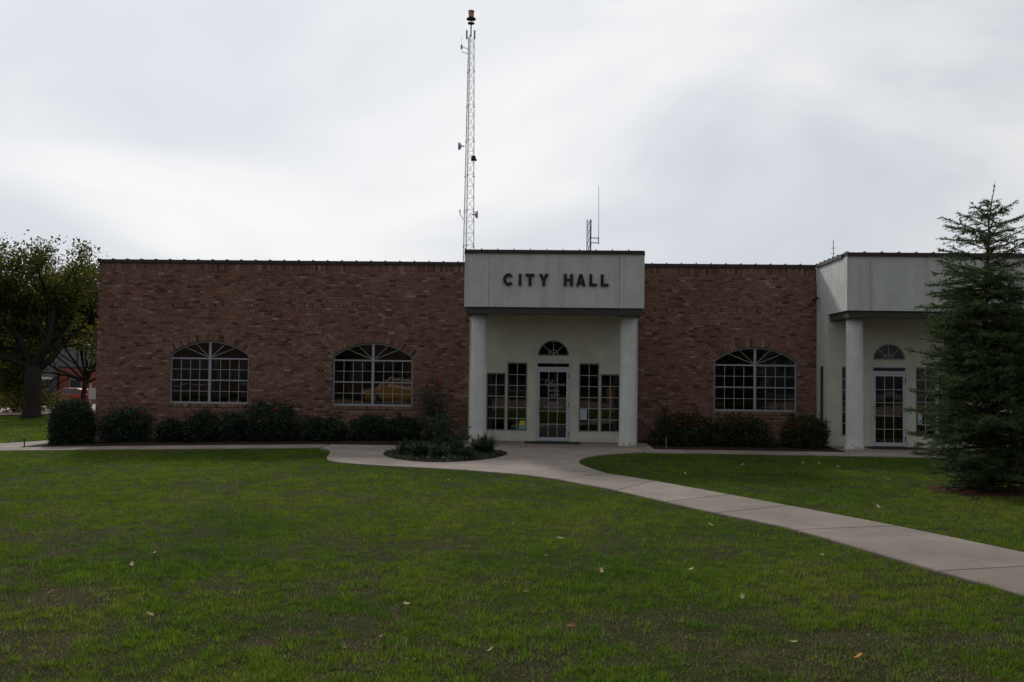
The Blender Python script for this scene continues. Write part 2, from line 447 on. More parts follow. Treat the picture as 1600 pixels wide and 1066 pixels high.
def leaf_quads(P, size, seed=0, up=0.0, aspect=1.9, droop=None):
    """One folded diamond leaf per point: (V, faces)."""
    r = np.random.default_rng(seed); n = len(P)
    d = r.normal(size=(n, 3)); d[:, 2] += up; d /= np.linalg.norm(d, axis=1)[:, None]
    e = np.cross(d, r.normal(size=(n, 3))); e /= np.linalg.norm(e, axis=1)[:, None] + 1e-9
    s = (size * (0.65 + 0.7 * r.random(n)))[:, None]
    L, W = d * s, e * s / aspect
    nrm = np.cross(d, e) * s * 0.12
    V = np.stack([P, P + L * .5 + W * .5 + nrm, P + L, P + L * .5 - W * .5 + nrm], 1).reshape(-1, 3)
    Fq = np.arange(4 * n).reshape(n, 4)
    return V, Fq

# ================================================================== the setting
gx = sorted(set([-3000, -1200, -500, -250, -150, -110] + list(range(-90, -4, 4)) + [-5, -2, 0, 5, 12, 30, 60, 120, 300, 900, 3000]))
gy = sorted(set([-3000, -900, -300, -120, -60, -20, 0, 10, 20] + list(range(24, 120, 6)) + [150, 250, 500, 1200, 3000]))
GX, GY = np.meshgrid(gx, gy)
V = np.stack([GX.ravel(), GY.ravel(), tz(GX, GY).ravel()], 1)
nx, ny = len(gx), len(gy)
ii = np.arange((ny - 1) * nx).reshape(ny - 1, nx)[:, :-1].ravel()
tag(link('ground', np_mesh('ground', V, np.stack([ii, ii + 1, ii + nx + 1, ii + nx], 1), M['ground'], True)), kind='structure')

def sheet(name, x0, x1, y0, y1, mat, dz, nxs=12, nys=6, kind='structure'):
    X, Y = np.meshgrid(np.linspace(x0, x1, nxs + 1), np.linspace(y0, y1, nys + 1))
    V = np.stack([X.ravel(), Y.ravel(), tz(X, Y).ravel() + dz], 1)
    i = np.arange(nys * (nxs + 1)).reshape(nys, nxs + 1)[:, :-1].ravel()
    o = link(name, np_mesh(name, V, np.stack([i, i + 1, i + nxs + 2, i + nxs + 1], 1), mat))
    return tag(o, kind=kind)
sheet('side_street', -110, -17, 54.0, 88.2, M['brickroad'], 0.06, 48, 16)
sheet('front_street', -90, 90, -15.5, 3.4, M['brickroad'], 0.012, 40, 4)

# concrete walks: every slab between two joints is a piece of its own
TOP = 0.032
def slab(parent, poly, name='slab', top=TOP, mat=None):
    """poly: world (x,y) counter-clockwise; follows the terrain; rounded upper edge."""
    mb = MB(); n = len(poly)
    c = np.mean(np.array(poly), 0)
    def ring(inset, dz):
        b = len(mb.v)
        for x, y in poly:
            dx, dy = c[0] - x, c[1] - y; L = math.hypot(dx, dy)
            x, y = x + dx / L * inset, y + dy / L * inset
            mb.v.append((x, y, float(tz(x, y)) + dz))
        return b
    r0 = ring(0, -0.12); r1 = ring(0, top - 0.012); r2 = ring(0.012, top)
    for a, b in ((r0, r1), (r1, r2)):
        for i in range(n):
            j = (i + 1) % n; mb.f.append((a + i, a + j, b + j, b + i))
    mb.f.append(tuple(r2 + i for i in range(n)))
    return mb.build(name, mat or M['concrete'], parent, (c[0], c[1], float(tz(*c))))
sw = tag(sheet('sidewalk', -24, 14.2, 23.43, 24.51, M['joint'], 0.004, 30, 1))
J = 0.012
x = -24.0
while x < 14:
    w = 1.52
    if x + w < -5.0 or x > 2.3:
        a, b = x + J, x + w
        slab(sw, [(a, 23.42), ((a + b) / 2, 23.42), (b, 23.42), (b, 24.52), ((a + b) / 2, 24.52), (a, 24.52)])
    x += w
slab(sw, [(2.292, 23.42), (3.35, 23.42), (3.35, 24.52), (2.292, 24.52)])
slab(sw, [(-19.5, 24.54), (-13.95, 24.54), (-13.95, 27.6), (-14.4, 27.5), (-15.3, 26.3), (-17.2, 25.5)])
JL = [(0.11, 17.19), (1.07, 15.66), (1.71, 14.36), (2.28, 13.27), (3.02, 11.95), (3.80, 9.56), (4.50, 7.6), (5.2, 5.6), (5.9, 3.5)]
JR = [(1.07, 18.33), (1.84, 17.16), (2.84, 15.38), (3.48, 14.19), (4.41, 12.42), (5.39, 10.11), (6.05, 8.1), (6.75, 6.0), (7.4, 3.5)]
CL, CR = catmull(JL, 4), catmull(JR, 4)
path_poly = CL + CR[::-1]
mb = MB()
for i in range(len(CL) - 1):
    mb.poly([(*CL[i], .008), (*CR[i], .008), (*CR[i + 1], .008), (*CL[i + 1], .008)][::-1])
pw = tag(mb.build('footpath', M['joint']), kind='structure')
for i in range(len(JL) - 1):
    l, r = CL[i * 4:i * 4 + 5], CR[i * 4:i * 4 + 5]
    def cut(a, b, t=.010):
        L = math.dist(a, b); return (a[0] + (b[0] - a[0]) * t / L, a[1] + (b[1] - a[1]) * t / L)
    l = [cut(l[0], l[1])] + l[1:-1] + [cut(l[-1], l[-2], .004)]; r = [cut(r[0], r[1])] + r[1:-1] + [cut(r[-1], r[-2], .004)]
    slab(pw, l[::-1][::-1] + r[::-1] if False else (r[::-1] + l)[::-1])
# curved forecourt with the planted island left open
fc_out = [(-5.68, 24.52), (-5.68, 23.45)] + catmull([(-5.66, 23.25), (-5.24, 22.5), (-4.99, 21.35), (-4.78, 20.3), (-4.35, 19.6), (-3.34, 19.06), (-2.01, 18.62), (-0.73, 17.95), (0.10, 17.20)], 4) + \
         catmull([(1.06, 18.34), (0.74, 19.45), (0.60, 20.46), (0.75, 21.56), (1.34, 22.72), (2.28, 23.42)], 4) + [(2.28, 24.52)]
ISL_C, ISL_A, ISL_B = (-2.46, 22.05), 1.42, 2.12
isl = [(ISL_C[0] + ISL_A * math.cos(t) + .12 * math.sin(2 * t), ISL_C[1] + ISL_B * math.sin(t)) for t in np.linspace(0, 2 * math.pi, 48, endpoint=False)]
bm = bmesh.new()
def loop_edges(pts, z):
    vs = [bm.verts.new((p[0], p[1], float(tz(*p)) + z)) for p in pts]
    return vs, [bm.edges.new((vs[i], vs[(i + 1) % len(vs)])) for i in range(len(vs))]
vo, eo = loop_edges(fc_out, TOP); vi, ei = loop_edges(isl, TOP)
bmesh.ops.triangle_fill(bm, use_beauty=True, use_dissolve=False, edges=eo + ei)
for vs in (vo, vi):
    lo = [bm.verts.new((v.co.x, v.co.y, v.co.z - 0.15)) for v in vs]
    for i in range(len(vs)):
        j = (i + 1) % len(vs); bm.faces.new((vs[i], vs[j], lo[j], lo[i]))
bmesh.ops.recalc_face_normals(bm, faces=bm.faces)
me = bpy.data.meshes.new('forecourt'); bm.to_mesh(me); bm.free(); me.materials.append(M['concrete'])
tag(link('forecourt', me), kind='structure')

# ================================================================== the city hall
YW, YF, YD, YC = 27.85, 25.0, 26.73, 25.54
ZT, ZFB = 5.157, 3.652
XL, PL, PR, QL, QR = -13.53, -2.327, 2.388, 7.614, 13.75
CH = thing('city_hall', 'long low brick city hall with flat roof and two white columned porches', 'building', (0, YW, 0))
WZ0, WZS, WZT, WHW = 0.90, 2.365, 2.757, 1.181
ARC_R = (WHW ** 2 + (WZT - WZS) ** 2) / (2 * (WZT - WZS))

class Opening:
    def __init__(s, xc, hw, z0, z1, kind='rect', rad=None):
        s.xc, s.hw, s.z0, s.z1, s.kind, s.rad = xc, hw, z0, z1, kind, rad
    def top(s, x):
        if s.kind == 'rect': return s.z1
        zc = s.z1 - s.rad
        return zc + math.sqrt(max(0, s.rad ** 2 - (x - s.xc) ** 2))
    def xs(s):
        n = 1 if s.kind == 'rect' else 20
        return [s.xc + s.hw * (-math.cos(math.pi * i / n) if s.kind == 'half' else (2 * i / n - 1)) for i in range(n + 1)]
def wall_with_openings(x0, x1, z0, z1, yf, yb, ops):
    mb = MB(); xs = {x0, x1}
    for o in ops: xs |= set(o.xs())
    xs = sorted(x for x in xs if x0 <= x <= x1)
    for a, b in zip(xs, xs[1:]):
        if b - a < 1e-6: continue
        m = (a + b) / 2
        here = sorted([o for o in ops if abs(m - o.xc) < o.hw], key=lambda o: o.z0)
        la, lb = z0, z0
        for o in here + [None]:
            ta, tb = (o.z0, o.z0) if o else (z1, z1)
            for y, flip in ((yf, False), (yb, True)):
                q = [(a, y, la), (b, y, lb), (b, y, tb), (a, y, ta)]
                mb.poly(q[::-1] if flip else q)
            if o: la, lb = o.top(a + 1e-9), o.top(b - 1e-9)
    for o in ops:
        X = o.xs(); rim = [(X[0], o.z0), (X[-1], o.z0)] + [(x, o.top(x)) for x in reversed(X)]
        for (xa, za), (xb, zb) in zip(rim, rim[1:] + rim[:1]):
            if abs(xa - xb) + abs(za - zb) > 1e-6:
                mb.poly([(xa, yf, za), (xb, yf, zb), (xb, yb, zb), (xa, yb, za)])
    mb.poly([(x0, yf, z0), (x0, yf, z1), (x0, yb, z1), (x0, yb, z0)]); mb.poly([(x1, yf, z0), (x1, yb, z0), (x1, yb, z1), (x1, yf, z1)])
    mb.poly([(x0, yf, z1), (x1, yf, z1), (x1, yb, z1), (x0, yb, z1)])
    return mb

WIN_X = (-10.135, -5.264, 5.87)
BL, BH, MJ = 0.198, 0.0757, 0.013
VOUS_T = 0.205
one_brick = {}
def brick_mesh(w, h, d=0.06, taper=0.0):
    k = (round(w, 4), round(h, 4), taper)
    if k not in one_brick:
        mb = MB(); t = w / 2
        pts = [(-t + taper, -h / 2), (t - taper, -h / 2), (t, h / 2), (-t, h / 2)]
        c = 0.004; b = len(mb.v)
        # front face slightly chamfered
        ins = [(x * (1 - c / t), z * (1 - 2 * c / h)) for x, z in pts]
        mb.v += [(x, 0, z) for x, z in ins] + [(x, 0.005, z) for x, z in pts] + [(x, d, z) for x, z in pts]
        mb.f.append((0, 1, 2, 3))
        for o_ in (0, 4):
            for i in range(4):
                j = (i + 1) % 4; mb.f.append((o_ + i, o_ + 4 + i, o_ + 4 + j, o_ + j))
        one_brick[k] = mb.mesh('brick', M['brick'])
    return one_brick[k]
n_single = 0
def add_brick(field, x0, x1, zb0, zb1, zt, jit):
    """brick with sloped bottom (zb0 at x0, zb1 at x1), chamfered front."""
    y = YW - 0.004 + jit; b = len(field.v); c = 0.0035
    pts = [(x0, zb0), (x1, zb1), (x1, zt), (x0, zt)]
    cx, cz = sum(p[0] for p in pts) / 4, sum(p[1] for p in pts) / 4
    field.v += [(px + (c if px < cx else -c), y, pz + (c if pz < cz else -c)) for px, pz in pts] + [(px, y + 0.005, pz) for px, pz in pts] + [(px, YW + .03, pz) for px, pz in pts]
    field.f.append((b, b + 1, b + 2, b + 3))
    for o_ in (0, 4):
        for i in range(4):
            j = (i + 1) % 4; field.f.append((b + o_ + i, b + o_ + 4 + i, b + o_ + 4 + j, b + o_ + j))
def brick_wing(x0, x1, wins):
    global n_single
    ops = [Opening(wx, WHW, WZ0, WZT, 'arc', ARC_R) for wx in wins]
    wall = wall_with_openings(x0, x1, -0.02, 5.06, YW + 0.009, YW + 0.30, ops).build('brick_wall', M['mortar'], CH)
    f = MB(); f.box(x0 + .02, x1 - .02, YW + .02, YW + .31, -0.6, -0.023)
    f.build('foundation', M['foundation'], CH)
    field = MB()
    zs, row, z = [], 0, -0.015
    zsold0 = 4.853
    zrow = 3.735
    while z < zsold0 - 0.03:
        if abs(z - zrow) < BH / 2:
            zs.append((z, 0.10, 'rowlock')); z += 0.10
        else:
            zs.append((z, BH, 'run')); z += BH
    scale = (zsold0 + 0.015) / (z + 0.015)
    for row, (zz, hh, kind) in enumerate(zs):
        za = -0.015 + (zz + 0.015) * scale + MJ / 2; zb = -0.015 + (zz + hh + 0.015) * scale - MJ / 2
        bl = 0.079 if kind == 'rowlock' else BL
        off = (0.5 * (row % 2) + random.uniform(-.04, .04)) * bl
        x = x0 - bl + off
        while x < x1:
            a, b = max(x + MJ / 2, x0 + .001), min(x + bl - MJ / 2, x1 - .001)
            x += bl
            if b - a < 0.02: continue
            segs = [(a, b)]
            for o in ops:
                out = []
                for (p, q) in segs:
                    l, r = o.xc - o.hw, o.xc + o.hw
                    if q <= l - .12 or p >= r + .12 or zb <= o.z0 - 0.11 or za > o.z1 + 0.25: out.append((p, q)); continue
                    if za < o.z0 - 0.02 and zb > o.z0 - .105:      # beside the sill course
                        for u, w in ((p, min(q, l - .055)), (max(p, r + .055), q)):
                            if w - u > .02: out.append((u, w))
                        continue
                    if za < WZS + 0.0:                              # beside the opening
                        for u, w in ((p, min(q, l - .002)), (max(p, r + .002), q)):
                            if w - u > .02: out.append((u, w))
                        continue
                    out.append((p, q))
                segs = out
            for p, q in segs:
                z0a = z0b = za
                for o in ops:
                    if o.z0 < zb and zb > WZS and q > o.xc - o.hw - .2 and p < o.xc + o.hw + .2:
                        Rr = ARC_R + VOUS_T + .006; zc = o.z1 - ARC_R
                        def ext(xx):
                            s_ = Rr ** 2 - (xx - o.xc) ** 2
                            ze = zc + math.sqrt(s_) if s_ > 0 else -9
                            # the ring ends on radial joints through the springing points
                            ang = math.atan2(abs(xx - o.xc), za - zc)
                            lim = math.asin(WHW / ARC_R)
                            return ze if (abs(xx - o.xc) <= Rr * math.sin(lim) + .001) else -9
                        z0a, z0b = max(z0a, min(ext(p), zb)), max(z0b, min(ext(q), zb))
                        # inside ring foot: drop pieces buried between springing and ring
                if zb - max(z0a, z0b) < 0.004 and zb - min(z0a, z0b) < 0.012: continue
                add_brick(field, p, q, min(z0a, zb - .001), min(z0b, zb - .001), zb, random.uniform(-.004, .003))
    # soldier course under the coping
    n = round((x1 - x0) / BH); st = (x1 - x0) / n
    me_s = brick_mesh(st - MJ, 0.19)
    for i in range(n):
        xc = x0 + (i + .5) * st
        if n_single < 300 - 168 and (i >= n - 66):
            link('brick', me_s, wall, (xc, YW - 0.004 + random.uniform(-.003, .003), 4.953)); n_single += 1
        else:
            add_brick(field, xc - st / 2 + MJ / 2, xc + st / 2 - MJ / 2, 4.858, 4.858, 5.048, random.uniform(-.003, .003))
    for o in ops:
        lim = math.asin(WHW / ARC_R); zc = o.z1 - ARC_R
        n = 32; da = 2 * lim / n
        wtop = (ARC_R + VOUS_T) * da - MJ; wbot = ARC_R * da - MJ
        mv = brick_mesh(wtop, VOUS_T - .006, 0.06, (wtop - wbot) / 2)
        for i in range(n):
            t = -lim + (i + .5) * da; rr = ARC_R + VOUS_T / 2
            link('brick', mv, wall, (o.xc + rr * math.sin(t), YW - .007 + random.uniform(-.003, .003), zc + rr * math.cos(t)), (0, t, 0))
        n = 24; st2 = (2 * WHW + .10) / n
        ms = brick_mesh(st2 - MJ, 0.092, 0.10)
        for i in range(n):
            link('brick', ms, wall, (o.xc - WHW - .05 + (i + .5) * st2, YW - .028, o.z0 - .055), (-0.12, 0, 0))
    tag(field.build('brick_field', M['brick'], wall), kind='stuff')
    return wall
brick_wing(XL, PL, WIN_X[:2])
brick_wing(PR, QL, WIN_X[2:])
MB().box(QR, 20.5, YW, YW + .3, -0.5, 5.05).build('end_wall', M['shop_brick'], CH)

def pane_mesh(pts, th=0.006):
    """pts (x,z) ccw"""
    return MB().prism_y(pts, 0, th).mesh('pane', M['glass'])
def rect_pane(parent, x0, x1, z0, z1, y, cache={}):
    k = (round(x1 - x0, 4), round(z1 - z0, 4))
    if k not in cache:
        w, h = k[0] / 2, k[1] / 2
        cache[k] = pane_mesh([(-w, -h), (w, -h), (w, h), (-w, h)])
    return link('pane', cache[k], parent, ((x0 + x1) / 2, y, (z0 + z1) / 2), (random.uniform(-.002, .002), 0, random.uniform(-.003, .003)))
def arched_window(xc):
    yf, yb, yg = YW + 0.075, YW + 0.135, YW + 0.105
    x0, x1 = xc - WHW + .004, xc + WHW - .004
    fr = MB(); fw = 0.034
    fr.box(x0, x0 + fw, yf, yb, WZ0 + .006, WZS); fr.box(x1 - fw, x1, yf, yb, WZ0 + .006, WZS)
    fr.box(x0 + fw, x1 - fw, yf - .012, yb - .002, WZ0 + .006, WZ0 + .055)
    zc = WZT - ARC_R; lim = math.asin(WHW / ARC_R); n = 24
    for i in range(n):
        a, b = -lim + 2 * lim * i / n, -lim + 2 * lim * (i + 1) / n
        q = [(xc + r_ * math.sin(t), zc + r_ * math.cos(t)) for t, r_ in ((a, ARC_R - .044), (b, ARC_R - .044), (b, ARC_R - .006), (a, ARC_R - .006))]
        fr.prism_y(q, yf + .001, yb - .001)
    w = fr.build('window', M['alu'], CH, (xc, YW + .1, WZ0))
    zt = 2.235; zm = 1.595
    mm = MB().box(xc - .036, xc + .036, yf - .008, yb - .004, WZ0 + .056, WZT - .045)
    mm.build('mullion', M['alu'], w)
    rl = MB()
    for a, b in ((x0 + fw, xc - .036), (xc + .036, x1 - fw)):
        rl.box(a, b, yf - .004, yb - .006, zt - .022, zt + .022); rl.box(a, b, yf - .002, yb - .006, zm - .018, zm + .018)
    rl.build('rail', M['alu'], w)
    gr = MB(); mw = 0.014; ym0, ym1 = yg - .012, yg + .016
    for a, b in ((x0 + fw, xc - .036), (xc + .036, x1 - fw)):
        cw = (b - a) / 4
        for (zl, zh) in ((WZ0 + .055, zm - .018), (zm + .018, zt - .022)):
            for i in range(1, 4):
                gr.box(a + i * cw - mw / 2, a + i * cw + mw / 2, ym0, ym1, zl, zh)
            zz = (zl + zh) / 2
            for i in range(4):
                gr.box(a + i * cw + mw / 2 * (i > 0), a + (i + 1) * cw - mw / 2 * (i < 3), ym0 + .001, ym1 - .001, zz - mw / 2, zz + mw / 2)
            hh = (zh - zl) / 2
            for i in range(4):
                for j in range(2):
                    rect_pane(w, a + i * cw + .011, a + (i + 1) * cw - .011, zl + j * hh + .011, zl + (j + 1) * hh - .011, yg)
    # fan light: rays from the hub above the transom rail
    hub = (xc, zt + .022)
    def hit(ang):
        # where a ray from the hub meets the arch
        dx, dz = math.sin(ang), math.cos(ang); r_ = ARC_R - .046
        B = dx * (hub[0] - xc) + dz * (hub[1] - zc); C_ = (hub[1] - zc) ** 2 - r_ ** 2
        t = -B + math.sqrt(B * B - C_); return min(t, (WHW - fw - .006) / max(1e-6, abs(dx)))
    angs = [math.radians(a) for a in (0, 47, 68, 90)]
    for s in (-1, 1):
        for a in angs[1:3]:
            t = hit(a); gr.bar((hub[0] + s * .06 * math.sin(a), yg, hub[1] + .06 * math.cos(a)), (hub[0] + s * t * math.sin(a), yg, hub[1] + t * math.cos(a)), mw, .026)
        for a0, a1 in zip(angs, angs[1:]):
            pts = [hub]
            for k in range(7):
                a = a0 + (a1 - a0) * k / 6; a = min(a, math.radians(89.5)); t = hit(a) - .002
                pts.append((hub[0] + s * t * math.sin(a), hub[1] + t * math.cos(a)))
            pts = [(p[0] - xc, p[1] - hub[1]) for p in pts]
            if s > 0: pts = pts[::-1]
            link('pane', pane_mesh(pts), w, (xc, yg, hub[1] + .001))
    gr.build('muntin_grille', M['muntin'], w)
    return w
for x in WIN_X: arched_window(x)

# coping: short metal caps, each with its raised seam
def coping_run(p, q, outward, z=5.062):
    """p,q (x,y) along the outer edge; outward (x,y) unit."""
    p, q, o = Vector((*p, 0)), Vector((*q, 0)), Vector((*outward, 0))
    L = (q - p).length; n = max(1, round(L / 0.43)); s = L / n
    ax = (q - p) / L; rot = math.atan2(ax.y, ax.x)
    mb = MB(); mb.box(0, s - .003, -.045, .34, 0, .095); mb.box(.0, .022, -.052, .347, -.004, .125)
    if (Matrix.Rotation(rot, 3, 'Z') @ Vector((0, -1, 0))).dot(o) < 0:
        mb = MB(); mb.box(0, s - .003, -.34, .045, 0, .095); mb.box(.0, .022, -.347, .052, -.004, .125)
    me = mb.mesh('coping', M['coping'])
    for i in range(n):
        link('coping', me, CH, p + ax * (s * i) + Vector((0, 0, z)), (0, 0, rot))
coping_run((XL - .03, YW), (PL - .046, YW), (0, -1))
coping_run((PR + .046, YW), (QL - .046, YW), (0, -1))
coping_run((QR + .05, YW), (20.5, YW), (0, -1))

def porch(x0, x1, dx, seams, sidelights, cols, band):
    zt = 5.060
    bk = MB(); bk.box(x0 + .016, x1 - .016, YF + .02, YF + .30, ZFB + .004, zt - .003)
    bk.box(x0 + .016, x0 + .30, YF + .301, YW - .002, ZFB + .004, zt - .003); bk.box(x1 - .30, x1 - .016, YF + .301, YW - .002, ZFB + .004, zt - .003)
    bk.box(x0 + .301, x1 - .301, YF + .301, YW + .3, 4.86, 4.95)
    fa = bk.build('porch_fascia', M['joint'], CH)
    xs = [x0] + seams + [x1]
    for a, b in zip(xs, xs[1:]):
        MB().box(a + (.005 if a != x0 else 0), b - (.005 if b != x1 else 0), YF, YF + .05, ZFB, zt).build('fascia_panel', M['stucco'], fa)
    MB().box(x0 + .0005, x0 + .05, YF + .052, YW - .001, ZFB, zt).build('fascia_panel', M['stucco'], fa)
    MB().box(x1 - .05, x1 - .0005, YF + .052, YW - .001, ZFB, zt).build('fascia_panel', M['stucco'], fa)
    coping_run((x0 - .002, YF), (x1 + .002, YF), (0, -1), 5.063)
    coping_run((x0, YW - .05), (x0, YF + .35), (-1, 0), 5.064)
    coping_run((x1, YW - .05), (x1, YF + .35), (1, 0), 5.064)
    zb = 3.472
    bm_ = MB(); bm_.box(x0 + .05, x1 - .05, YF + .05, YF + .36, zb, ZFB - .001)
    bm_.box(x0 + .05, x0 + .36, YF + .361, YD - .002, zb, ZFB - .001); bm_.box(x1 - .36, x1 - .05, YF + .361, YD - .002, zb, ZFB - .001)
    bm_.build('beam', M['beam'], CH)
    MB().box(x0 + .362, x1 - .362, YF + .362, YD - .002, 3.54, 3.60).build('porch_ceiling', M['cream'], CH)
    for cx in cols:
        pr = [(.262, 0), (.262, .02), (.243, .06), (.226, .14), (.222, .4), (.220, 1.6), (.214, 3.0), (.210, zb - .001)]
        MB().lathe(pr, (cx, YC, TOP - .01), 36, True).build('column', M['column'], CH, (cx, YC, 0), True)
    # door wall
    ops = [Opening(dx, .4875, 0.03, 2.257), Opening(dx, .437, 2.416, 2.853, 'half', .437)]
    for (a, b, z0, z1, rows) in sidelights: ops.append(Opening((a + b) / 2, (b - a) / 2, z0, z1))
    wall_with_openings(x0 + .001, x1 - .001, 0.0, ZFB - .002, YD, YD + .16, ops).build('door_wall', M['cream'], CH)
    for a_ in (x0, x1 - .15): MB().box(a_, a_ + .15, YD + .161, YW + .3, 0, ZFB - .002).build('side_wall', M['stucco'], CH)
    bb = MB()
    for a, b in band: bb.box(a, b, YD - .035, YD - .001, 0.03, .165)
    bb.build('base_band', M['cream'], CH)
    # sidelights
    for (a, b, z0, z1, rows) in sidelights:
        fr = MB(); y0, y1, yg = YD + .03, YD + .09, YD + .06; fw = .035
        fr.box(a + .002, a + fw, y0, y1, z0 + .002, z1 - .002); fr.box(b - fw, b - .002, y0, y1, z0 + .002, z1 - .002)
        fr.box(a + fw, b - fw, y0 + .001, y1 - .001, z0 + .002, z0 + fw); fr.box(a + fw, b - fw, y0 + .001, y1 - .001, z1 - fw, z1 - .002)
        w = fr.build('sidelight', M['dull_alu'], CH, ((a + b) / 2, YD + .06, z0))
        g = MB(); A, B, Z0, Z1 = a + fw, b - fw, z0 + fw, z1 - fw; m = (A + B) / 2; rh = (Z1 - Z0) / rows
        g.box(m - .009, m + .009, yg - .012, yg + .016, Z0, Z1)
        for r in range(rows):
            if r:
                g.box(A, m - .009, yg - .011, yg + .015, Z0 + r * rh - .009, Z0 + r * rh + .009); g.box(m + .009, B, yg - .011, yg + .015, Z0 + r * rh - .009, Z0 + r * rh + .009)
            for p, q in ((A, m), (m, B)): rect_pane(w, p + .003, q - .003, Z0 + r * rh + .003, Z0 + (r + 1) * rh - .003, yg)
        g.build('muntin_grille', M['muntin'], w)
    # half-round light above the door
    rad = .437; zb_ = 2.416; yg = YD + .06
    fr = MB(); n = 24
    for i in range(n):
        a, b = math.pi * i / n, math.pi * (i + 1) / n
        fr.prism_y([(dx + r_ * math.cos(t), zb_ + r_ * math.sin(t)) for r_, t in ((rad - .03, a), (rad - .003, a), (rad - .003, b), (rad - .03, b))], YD + .03, YD + .09)
    fr.box(dx - rad + .03, dx + rad - .03, YD + .028, YD + .088, zb_ + .002, zb_ + .032)
    w = fr.build('half_round_window', M['dull_alu'], CH, (dx, YD + .06, zb_))
    g = MB(); hz = zb_ + .032; hr = .13
    for i in range(10):
        a, b = math.pi * i / 10, math.pi * (i + 1) / 10
        g.bar((dx + hr * math.cos(a), yg, hz + hr * math.sin(a)), (dx + hr * math.cos(b), yg, hz + hr * math.sin(b)), .016, .024)
    for deg in (45, 90, 135):
        t = math.radians(deg); r1 = rad - .034 if deg != 90 else rad - .036
        g.bar((dx + .0 * math.cos(t), yg + .001, hz + .0), (dx + r1 * math.cos(t) * .98, yg + .001, hz + r1 * math.sin(t) * .93), .016, .022)
    g.build('muntin_grille', M['muntin'], w)
    for k in range(4):
        a0, a1 = math.pi / 4 * k, math.pi / 4 * (k + 1)
        pts = [(0, .0)] + [((rad - .032) * math.cos(a0 + (a1 - a0) * j / 5), (rad - .034) * math.sin(a0 + (a1 - a0) * j / 5) * .93 + .001) for j in range(6)]
        link('pane', pane_mesh(pts), w, (dx, yg, hz))
    # door
    df = MB(); x_0, x_1 = dx - .4875 + .002, dx + .4875 - .002; y0, y1 = YD - .02, YD + .10
    df.box(x_0, x_0 + .045, y0, y1, .032, 2.255); df.box(x_1 - .045, x_1, y0, y1, .032, 2.255)
    df.box(x_0 + .045, x_1 - .045, y0 + .001, y1 - .001, 2.205, 2.254); df.box(x_0 + .045, x_1 - .045, y0 + .001, y1 - .001, 2.045, 2.105)
    fo = df.build('door_frame', M['door_alu'], CH, (dx, YD, 0))
    rect_pane(fo, x_0 + .046, x_1 - .046, 2.107, 2.203, YD + .04)
    lf = MB(); a, b = x_0 + .05, x_1 - .05; z0, z1 = .045, 2.04; st = .062; y0, y1 = YD - .012, YD + .035
    lf.box(a, a + st, y0, y1, z0, z1); lf.box(b - st, b, y0, y1, z0, z1)
    lf.box(a + st, b - st, y0 + .001, y1 - .001, z0, z0 + .10); lf.box(a + st, b - st, y0 + .001, y1 - .001, z1 - .075, z1)
    dr = lf.build('door', M['door_alu'], CH, (dx, YD, 0.04))
    A, B, Z0, Z1 = a + st, b - st, z0 + .10, z1 - .075; cw = (B - A) / 3; rh = (Z1 - Z0) / 5; yg = YD + .012
    g = MB()
    for i in (1, 2): g.box(A + i * cw - .008, A + i * cw + .008, yg - .010, yg + .014, Z0, Z1)
    for r in range(5):
        for i in range(3):
            if r: g.box(A + i * cw + .008 * (i > 0), A + (i + 1) * cw - .008 * (i < 2), yg - .009, yg + .013, Z0 + r * rh - .008, Z0 + r * rh + .008)
            rect_pane(dr, A + i * cw + .002, A + (i + 1) * cw - .002, Z0 + r * rh + .002, Z0 + (r + 1) * rh - .002, yg)
    g.build('muntin_grille', M['muntin'], dr)
    MB().box(A, B, YD + .07, YD + .10, .90, .935).build('push_bar', M['alu'], dr)
    h = MB(); hx = a + .035
    h.tube([(hx, YD - .012, 1.13), (hx, YD - .075, 1.13)], .014, 8); h.tube([(hx, YD - .012, .87), (hx, YD - .075, .87)], .014, 8)
    h.build('handle_bracket', M['black'], dr)
    MB().tube([(hx, YD - .07, .86), (hx, YD - .07, 1.15)], .012, 8).build('handle', M['alu'], dr)
    MB().lathe([(.016, 0), (.016, .012)], (0, 0, 0), 12).build('lock', M['black'], dr, (0, 0, 0)).matrix_basis = Matrix.Translation(Vector((hx, YD - .014, .79)) - wpos(dr)) @ Matrix.Rotation(math.radians(90), 4, 'X')
    for hz_ in (.25, 1.05, 1.85): MB().tube([(x_1 - .048, YD - .022, hz_ - .06), (x_1 - .048, YD - .022, hz_ + .06)], .011, 8).build('hinge', M['darkmetal'], dr)
    return fa, dr
SLM = [(-1.835, -1.286, .305, 1.925, 5), (-1.252, -.685, .305, 2.222, 6), (.757, 1.324, .305, 2.222, 6), (1.358, 1.907, .305, 1.925, 5)]
fascia1, door1 = porch(PL, PR, 0.036, [-1.683, 1.739], SLM, (-1.959, 2.022), [(PL + .002, -.455), (.527, PR - .002)])
D2 = 9.283
SLR = [(D2 - 1.288, D2 - .721, .305, 2.222, 6), (D2 + .721, D2 + 1.288, .305, 2.222, 6), (D2 + 1.322, D2 + 1.871, .305, 1.925, 5)]
fascia2, door2 = porch(QL, QR, D2, [QL + .60, QR - .60], SLR, (7.97, QR - .36), [(QL + .002, D2 - .491), (D2 + .491, QR - .002)])
